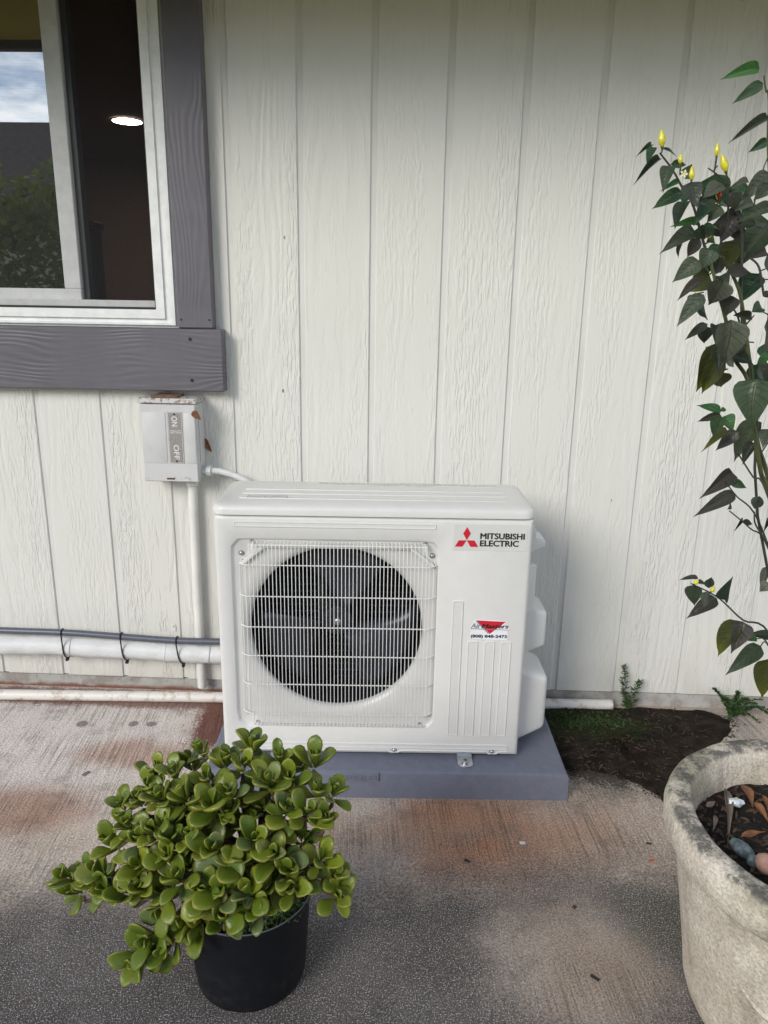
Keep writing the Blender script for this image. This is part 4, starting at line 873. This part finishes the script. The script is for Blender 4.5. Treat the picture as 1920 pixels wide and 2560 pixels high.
for (x0, y0_, x1, y1_, wd, mat, lab) in ((715, 545, 770, 890, 48, 'deadgrey', 'long grey brown dry leaf lying on the planter soil'), (850, 520, 925, 650, 75, 'deadleaf', 'broad orange dry leaf near the back of the planter soil'), (930, 640, 1030, 765, 48, 'deadleaf', 'narrow orange dry leaf pointing right in the planter'),
        (830, 885, 1010, 830, 40, 'deadleaf', 'orange dry leaf lying crosswise above the blue stones'), (590, 675, 650, 620, 40, 'chipl', 'small brown dry leaf beside the inner planter wall'), (650, 735, 640, 835, 28, 'chipl', 'curled brown dry leaf left of the long grey leaf'), (985, 590, 1040, 720, 30, 'deadleaf', 'thin orange dry leaf at the right edge of the frame')):
    a, t = onz(*z4(x0, y0_), .356), onz(*z4(x1, y1_), .360); wid = wd * .3526 / F_PX * 1.45
    o = place_leaf('dead_leaf', leaf_of(LV[2], mat if mat != 'chipl' else 'deadgrey'), a, t, Vector((rs.uniform(-.4, .4), -.25, 1)), wid, None, None); tag(o, lab, 'dead leaf', 'dry leaves in the planter')
def stone(name, px, r, mat, lab, seed, squash=.7):
    q = onz(*px, .352); b = B(); rr = bmesh.ops.create_icosphere(b.bm, subdivisions=3, radius=1); rq = random.Random(seed); k = [Vector((rq.uniform(-1, 1), rq.uniform(-1, 1), rq.uniform(-1, 1))).normalized() for _ in range(7)]
    for v in b.bm.verts:
        n = v.co.normalized(); f_ = 1 + sum(-.16 * max(0, n.dot(d) - .6) for d in k); f_ *= 1 + rq.uniform(-.035, .035); v.co = Vector((n.x * r[0] * f_, n.y * r[1] * f_, n.z * r[2] * f_))
    o = b.obj(name, mat, ang=25); o.location = q + Vector((0, 0, r[2] * .55)); o.rotation_euler = (0, 0, rq.uniform(0, 3)); return tag(o, lab, 'stone')
stone('blue_stone', z4(825, 985), (.016, .025, .011), 'bluestone', 'larger blue grey stone at the front of the planter soil', 3)
stone('blue_stone', z4(912, 1075), (.012, .012, .010), 'bluestone', 'smaller pale blue stone between the larger blue one and the pink stone', 4)
stone('pink_stone', z4(1003, 1110), (.019, .019, .017), 'pinkstone', 'smooth pink stone against the front rim of the planter', 6)
q = onz(*z4(790, 660), .355); b = B(); bmesh.ops.create_icosphere(b.bm, subdivisions=2, radius=1)
for v in b.bm.verts: v.co = Vector((v.co.x * .014, v.co.y * .010, v.co.z * .009)) * rs.uniform(.75, 1.2)
o = b.obj('foil_scrap', 'foil', smooth=False); o.location = q + Vector((0, 0, .006)); tag(o, 'crumpled pale foil scrap lying on the planter soil', 'foil scrap')

# ------------------------------------------------------------------ jade plant
JC = Vector((.858, -1.055, 0)); HPOT = .198
pot = thing('plant_pot', JC, 'round black plastic nursery pot standing on the dark part of the patio', 'plant pot')
b = B().lathe([(.0001, .004), (.088, .004), (.092, .0), (.100, .0), (.105, .006), (.1075, .03), (.1165, .17), (.1185, HPOT - .012), (.1225, HPOT - .010), (.1235, HPOT - .002), (.1220, HPOT), (.1195, HPOT - .001), (.1165, HPOT - .012), (.114, .168), (.0001, .168)], JC, 64)
b.obj('pot_shell', 'potb', pot, ang=40)
B().tube([JC + Vector((.1222 * math.cos(t), .1222 * math.sin(t), HPOT)) for t in (2 * math.pi * k / 64 for k in range(64))], .0012, 6, closed=True).obj('rim_lip', 'gconduit', pot)
rings = [[JC + Vector((.1145 * f_ * math.cos(t), .1145 * f_ * math.sin(t), .172 + rs.uniform(-.004, .004))) for t in (2 * math.pi * k / 32 for k in range(32))] for f_ in (1, .8, .55, .3, .05)]
tag(B().loops(rings, cap1=True).obj('pot_soil', 'potsoil'), 'dark damp soil inside the black nursery pot', 'soil', kind='stuff')

jade = thing('jade_plant', (JC.x, JC.y, .172), 'bushy spreading jade plant with thick glossy green leaves in the black pot', 'jade plant')
def jade_leaf(cup, bend, wr):
    n, mseg = 8, 8; rings = []; edge = []; along = []
    prof_ = [(0, .10), (.1, .20), (.28, .52), (.48, .86), (.68, 1.), (.84, .88), (.945, .56), (1., .10)]
    for i, (t, wv) in enumerate(prof_):
        ring = []
        for k in range(mseg):
            a = 2 * math.pi * k / mseg; sx = math.cos(a); y = sx * wv * wr; th = .075 * (1 - .45 * abs(2 * t - 1) ** 3) * (.55 if t > .99 else 1)
            z = math.sin(a) * th * (.95 if abs(math.sin(a)) > .5 else 1) + cup * (sx * wv) ** 2 * wr - bend * t * t + (.015 * (1 if math.sin(a) > 0 else -.4))
            ring.append((t, y, z)); edge.append(max(abs(sx) ** 2, 1. if t > .97 else 0)); along.append(t)
        rings.append(ring)
    bm = bmesh.new(); rs_ = [[bm.verts.new(Vector(q)) for q in r] for r in rings]
    for a, c in zip(rs_, rs_[1:]):
        for k in range(mseg): bm.faces.new((a[k], a[(k + 1) % mseg], c[(k + 1) % mseg], c[k]))
    bm.faces.new(rs_[-1]); bm.faces.new(rs_[0][::-1]); bmesh.ops.recalc_face_normals(bm, faces=bm.faces)
    me = bpy.data.meshes.new('leaf'); bm.to_mesh(me); bm.free(); me.polygons.foreach_set('use_smooth', [True] * len(me.polygons)); me.materials.append(M['jade'])
    for nm, d in (('edge', edge), ('along', along)): me.attributes.new(nm, 'FLOAT', 'POINT').data.foreach_set('value', d)
    return me
JL = [jade_leaf(.35, .02, .30), jade_leaf(.6, -.10, .28), jade_leaf(.25, .14, .33), jade_leaf(.8, .05, .27)]
# rosettes seen in the photograph: x, y (zoomed crop), size of the outer leaves
ROS = [(815, 185, 80), (1070, 165, 95), (940, 235, 100), (1210, 220, 85), (1385, 235, 105), (590, 290, 85), (850, 325, 85), (1030, 270, 90), (680, 290, 85), (1160, 345, 110), (1265, 330, 95), (1395, 395, 95), (1490, 395, 85), (560, 370, 85), (610, 425, 95), (725, 420, 110), (505, 440, 80),
       (410, 465, 85), (870, 465, 140), (965, 400, 85), (440, 565, 90), (575, 600, 100), (365, 650, 105), (500, 640, 95), (665, 640, 110), (750, 620, 85), (1085, 640, 105), (1245, 490, 120), (1355, 500, 120), (1440, 540, 90), (885, 690, 120), (1010, 745, 115), (1180, 720, 130), (1250, 800, 120), (1430, 735, 105),
       (1500, 830, 95), (1500, 930, 105), (650, 725, 105), (500, 780, 105), (300, 800, 105), (130, 830, 100), (225, 790, 80), (330, 885, 95), (445, 905, 110), (510, 880, 90), (700, 830, 100), (830, 905, 100), (915, 900, 150), (1055, 905, 125), (1275, 880, 120), (605, 1000, 95), (725, 1060, 105), (775, 1110, 100), (540, 1150, 115),
       (640, 1190, 110), (490, 1250, 110), (930, 1040, 120), (1110, 990, 90), (170, 900, 90), (1000, 560, 100), (780, 540, 120), (1120, 480, 90), (860, 600, 100), (1330, 640, 85), (960, 860, 100), (620, 900, 100), (1150, 860, 100), (680, 520, 100), (1040, 430, 90), (900, 780, 90)]
ROS += [(x_, y_, 92) for (x_, y_) in ((760, 250), (1120, 260), (1300, 280), (790, 380), (1230, 410), (640, 560), (950, 500), (1180, 600), (820, 650), (1330, 760), (760, 760), (880, 980), (1040, 850), (280, 860))]
EC, ER = Vector((.862, -1.075, .300)), Vector((.285, .20, .225))
rj = random.Random(21); leaves = []
for idx, (zx, zy, sz) in enumerate(ROS):
    px, py = 100 + zx * .4943, 1780 + zy * .4943; d = ray(px, py).normalized()
    o_ = Vector(((CAM.x - EC.x) / ER.x, (CAM.y - EC.y) / ER.y, (CAM.z - EC.z) / ER.z)); dd = Vector((d.x / ER.x, d.y / ER.y, d.z / ER.z))
    A, Bq, Cq = dd.dot(dd), o_.dot(dd), o_.dot(o_) - 1; disc = Bq * Bq - A * Cq
    t = (-Bq - math.sqrt(disc)) / A if disc > 0 else -Bq / A
    P = CAM + d * t
    if idx >= 74: P = P + d * .025
    elif idx >= 58: P = P + d * .05          # filler rosettes sit deeper in the crown
    if zy > 960 and zx < 800: P = at(px, py, -1.18)
    n = Vector(((P.x - EC.x) / ER.x ** 2, (P.y - EC.y) / ER.y ** 2, (P.z - EC.z) / ER.z ** 2)).normalized()
    ax = (n * .46 + Vector((0, -.14, .82)) + Vector((rj.uniform(-.2, .2), rj.uniform(-.2, .2), rj.uniform(-.1, .2)))).normalized()
    if zy > 960 and zx < 800: ax = Vector((-.35, -.8, .15 + rj.uniform(-.2, .2))).normalized()
    size = sz * .4943 / F_PX * (P - CAM).length * 1.34
    x_ = ax.orthogonal().normalized(); y_ = ax.cross(x_); ph = rj.uniform(0, 6.28)
    root = JC + Vector((rj.uniform(-.03, .03), rj.uniform(-.03, .03), .172)); mid = root.lerp(P, .55) + Vector((0, 0, .04)); tipb = P - ax * size * .55
    BR = smooth_path([root, mid, tipb - ax * .02, tipb], 4); B().tube(BR, [.0065 - .0040 * i / (len(BR) - 1) for i in range(len(BR))], 6).obj('branch', 'jbark', jade)
    # decussate pairs: low spreading pairs to a tight upright centre
    for lv, (opn, ls_, hgt) in enumerate(((76, .88, -.50), (50, 1.0, -.42), (31, .90, -.28), (15, .55, -.08))):
        for sdx in (0, 1):
            if lv == 0 and rj.random() < .25: continue
            a = ph + lv * math.pi / 2 + sdx * math.pi + rj.uniform(-.22, .22); e = R(opn + rj.uniform(-9, 9))
            rad = x_ * math.cos(a) + y_ * math.sin(a); ln = size * ls_ * rj.uniform(.70, 1.12)
            dr_ = (rad * math.sin(e) + ax * math.cos(e)).normalized(); nn = (ax * math.sin(e) - rad * math.cos(e)).normalized(); yy = nn.cross(dr_)
            tw = rj.uniform(-.25, .25); nn, yy = nn * math.cos(tw) + yy * math.sin(tw), yy * math.cos(tw) - nn * math.sin(tw)
            bs = P + ax * hgt * size + rad * .002
            wsc = ln * rj.uniform(.85, 1.08)
            m4 = Matrix(((dr_.x * ln, yy.x * wsc, nn.x * ln, bs.x), (dr_.y * ln, yy.y * wsc, nn.y * ln, bs.y), (dr_.z * ln, yy.z * wsc, nn.z * ln, bs.z), (0, 0, 0, 1)))
            mid_ = bs + dr_ * ln * .6; leaves.append((ln * (1 if idx < 58 or idx >= 74 else .6) * (.55 + .45 * max(0, nn.dot((CAM - mid_).normalized()))) - (.03 if (mid_ - EC).dot(CAM - EC) < 0 else 0), m4, rj.randrange(4)))
leaves.sort(key=lambda q: -q[0])
for _, m4, k in leaves[:300]: link('leaf', JL[k], jade, mw=m4)
bmr = bmesh.new()
for _, m4, k in leaves[300:]:
    tmp = JL[k].copy(); tmp.transform(m4); bmr.from_mesh(tmp); bpy.data.meshes.remove(tmp)
me = bpy.data.meshes.new('foliage'); bmr.to_mesh(me); bmr.free(); me.materials.append(M['jade']); me.polygons.foreach_set('use_smooth', [True] * len(me.polygons))
tag(link('foliage', me, jade), kind='stuff')

# ------------------------------------------------------------------ small weeds
def weed(name, loc, label, sprigs, needle, seed, group=None, cat='weed'):
    rr = random.Random(seed); t_ = thing(name, loc, label, cat, group=group); L0 = Vector(loc)
    for (tip, bend, nl, ll) in sprigs:
        P = smooth_path([L0 + Vector((rr.uniform(-.01, .01), rr.uniform(-.008, .004), 0)), L0 + Vector(tip) * .55 + Vector(bend), L0 + Vector(tip)], 8)
        B().tube(P, .0009, 4).obj('stem', 'fern', t_)
        vs, fs = [], []; ve = []
        for i in range(nl):
            u = .12 + .88 * i / nl; q = P[min(int(u * (len(P) - 1)), len(P) - 1)]; a = rr.uniform(0, 6.28)
            d = Vector((math.cos(a), math.sin(a) * .8, rr.uniform(.1, .9))).normalized() * ll * rr.uniform(.6, 1.2) * (1.15 - .5 * u); s_ = d.cross(Vector((rr.uniform(-1, 1), rr.uniform(-1, 1), rr.uniform(-1, 1)))).normalized() * ll * needle
            i0 = len(vs); vs += [q, q + d * .5 + s_, q + d, q + d * .5 - s_]; fs.append((i0, i0 + 1, i0 + 2, i0 + 3))
        me = bpy.data.meshes.new('foliage'); me.from_pydata(vs, [], fs); me.materials.append(M['fern']); tag(link('foliage', me, t_), kind='stuff')
weed('feathery_weed', (1.872, -.035, .008), 'small feathery needle leaved weed growing at the wall foot beyond the drain pipe end',
     [((-.022, .012, .155), (0, 0, .01), 110, .020), ((.038, .004, .105), (.0, 0, .01), 90, .022), ((-.018, -.006, .07), (0, 0, .01), 50, .018), ((.03, -.012, .045), (0, 0, .005), 40, .015), ((-.025, .01, .11), (0, 0, 0), 60, .018)], .10, 3)
weed('leafy_weed', (2.205, -.045, .004), 'low spreading leafy weed at the wall foot behind the concrete planter',
     [((-.06, .02, .085), (0, 0, .01), 150, .014), ((.02, .02, .075), (0, 0, .01), 190, .014), ((-.01, -.03, .05), (0, 0, .02), 180, .014), ((-.035, .0, .06), (0, 0, .02), 160, .014), ((.045, .0, .06), (0, 0, .02), 160, .014), ((.10, -.04, .03), (0, 0, .03), 170, .014), ((.015, -.05, .03), (0, 0, .03), 170, .014), ((.07, -.01, .05), (0, 0, .02), 90, .013), ((.13, -.03, .025), (0, 0, .03), 80, .012), ((-.03, -.05, .012), (0, 0, .02), 70, .012), ((.06, -.06, .012), (0, 0, .02), 70, .012), ((.10, .02, .05), (0, 0, .02), 60, .012)], .26, 5)
def moss(name, spots, label, seed, ll):
    rr = random.Random(seed); vs, fs = [], []
    for (x, y, z) in spots:
        for k in range(4):
            d = Vector((rr.uniform(-1, 1), rr.uniform(-1, 1), rr.uniform(.2, 1.1))).normalized() * ll * rr.uniform(.5, 1.2); s_ = d.cross(Vector((rr.uniform(-1, 1), rr.uniform(-1, 1), .3))).normalized() * ll * .28; q = Vector((x, y, z)); i0 = len(vs)
            vs += [q, q + d * .5 + s_, q + d, q + d * .5 - s_]; fs.append((i0, i0 + 1, i0 + 2, i0 + 3))
    me = bpy.data.meshes.new(name); me.from_pydata(vs, [], fs); me.materials.append(M['fern']); return tag(link(name, me), label, 'moss', kind='stuff')
rm = random.Random(9)
moss('moss', [(1.72 + rm.gauss(0, .075), -.125 + rm.gauss(0, .028), .012) for _ in range(340)], 'green moss and tiny weeds on the dark soil beside the pad', 4, .009)
sp5 = []
for i in range(26):
    a = R(rm.choice((rm.uniform(205, 232), rm.uniform(262, 350), rm.uniform(270, 330)))); sp5.append((a, rm.uniform(.095, .118)))
moss('pot_clover', [(JC.x + r * math.cos(a) + rm.gauss(0, .006), JC.y + r * math.sin(a) + rm.gauss(0, .006), .182 + rm.uniform(0, .02)) for a, r in sp5 for _ in range(9)], 'tiny clover weeds sprouting round the rim of the black pot', 6, .008)
sp6 = [(rm.uniform(1.55, 2.1), rm.uniform(-.42, -.03), .015, rm.uniform(.004, .016) * rm.choice((1, 1, 1.8)), rm.uniform(.0015, .004)) for _ in range(420)]
sp6 = [q for q in sp6 if q[0] < 2.0 or q[1] > -.2]
for q_ in dense:
    if q_.y < -.04:
        for _ in range(5):
            d_ = (q_ - cen).normalized() * abs(rm.gauss(0, .016)); sp6.append((q_.x + d_.x + rm.gauss(0, .008), q_.y + d_.y + rm.gauss(0, .005), .0012, rm.uniform(.003, .008), rm.uniform(.002, .005)))
flat_chips('soil_litter', 'chip', sp6, 'dry leaf shreds and twigs scattered on the dark soil bed', 'litter', 8)

# loose bits on the patio
def bit(px, L_, w_, mat, lab, ang, cat='debris', name='debris_bit', h_=.0022):
    q = onz(*px, 0); b = B().box(-L_ / 2, L_ / 2, -w_ / 2, w_ / 2, 0, h_, min(h_, w_) * .35, 2); o = b.obj(name, mat); o.location = (q.x, q.y, .0006); o.rotation_euler = (0, 0, R(ang)); tag(o, lab, cat, 'loose bits on the patio')
bit((1168, 2153), .015, .006, 'litter', 'short black bit lying mid patio in front of the pad', -35)
bit((1487, 2446), .018, .006, 'litter', 'black bit on the patio nearest the bottom right planter', -40)
bit((1062, 2423), .017, .004, 'deadgrey', 'pale edged twig bit on the dark stained concrete', -8)
bit((1306, 2108), .014, .010, 'litterw', 'white fleck of paint on the orange stained concrete', 5, h_=.0012)
bit((1629, 2152), .013, .004, 'pepperr', 'tiny red sliver on the patio beside the planter', 20)
bit((1622, 2110), .013, .005, 'litter', 'black bit just behind the tiny red sliver', -5)
bit((1435, 2269), .010, .008, 'rust', 'small reddish brown bit on the patio right of centre', 60)
bit((215, 1935), .022, .010, 'deadgrey', 'curled dry leaf scrap on the pale concrete left of the jade plant', 60)
for (px, t_, nm, lab) in (((483, 1027), (501, 1052), 'dead_leaf', 'brown dead leaf caught on the corner of the grey switch box'), ((510, 1095), (528, 1135), 'dead_leaf', 'shrivelled brown leaf hanging beside the switch box on the wall')):
    Y_ = -.090 if px[0] < 500 else -.012
    a, t = at(*px, Y_), at(*t_, Y_ + .002); tag(place_leaf(nm, leaf_of(LV[0], 'deadleaf'), a, t, Vector((-.2, -1, .2)), .020, None, None), lab, 'dead leaf', 'dead leaves by the switch box')

# ------------------------------------------------------------------ garden behind the camera, seen reflected in the window
nb = thing('neighbour_house', (-2, -13, -.1), 'neighbouring house with a dark shingled roof, reflected in the window glass', 'house')
B().box(-11, 7, -18, -12.2, -.1, 2.7).obj('wall', 'houseb', nb, smooth=False)
B().prism([(-11.6, -11.6, 2.55), (-11.6, -15.1, 4.97), (-11.6, -18.6, 2.55)], (19.2, 0, 0)).obj('roof', 'shingle', nb, smooth=False)
def bush(name, c, r, n, label, cat, seed, ll):
    rr = random.Random(seed); t_ = thing(name, (c[0], c[1], -.1), label, cat); vs, fs = [], []
    for i in range(n):
        d = Vector((rr.gauss(0, 1), rr.gauss(0, 1), rr.gauss(0, 1))).normalized() * rr.uniform(.55, 1.08); q = Vector((c[0] + d.x * r[0], c[1] + d.y * r[1], c[2] + d.z * r[2]))
        dd = Vector((rr.uniform(-1, 1), rr.uniform(-1, 1), rr.uniform(-.6, 1))).normalized() * ll; s_ = dd.cross(Vector((rr.uniform(-1, 1), rr.uniform(-1, 1), rr.uniform(-1, 1)))).normalized() * ll * .3
        i0 = len(vs); vs += [q, q + dd * .5 + s_, q + dd, q + dd * .5 - s_]; fs.append((i0, i0 + 1, i0 + 2, i0 + 3))
    me = bpy.data.meshes.new('foliage'); me.from_pydata(vs, [], fs); me.materials.append(M['hedge']); tag(link('foliage', me, t_), kind='stuff')
    B().tube([(c[0], c[1], -.1), (c[0] + .05, c[1], c[2] * .6), (c[0], c[1], c[2])], [.09, .06, .03], 8).obj('trunk', 'jbark', t_)
bush('garden_shrub', (-4.4, -9.4, 1.5), (1.6, 1.2, 1.6), 6000, 'bushy green shrub across the lawn, seen reflected in the window glass', 'shrub', 4, .14)
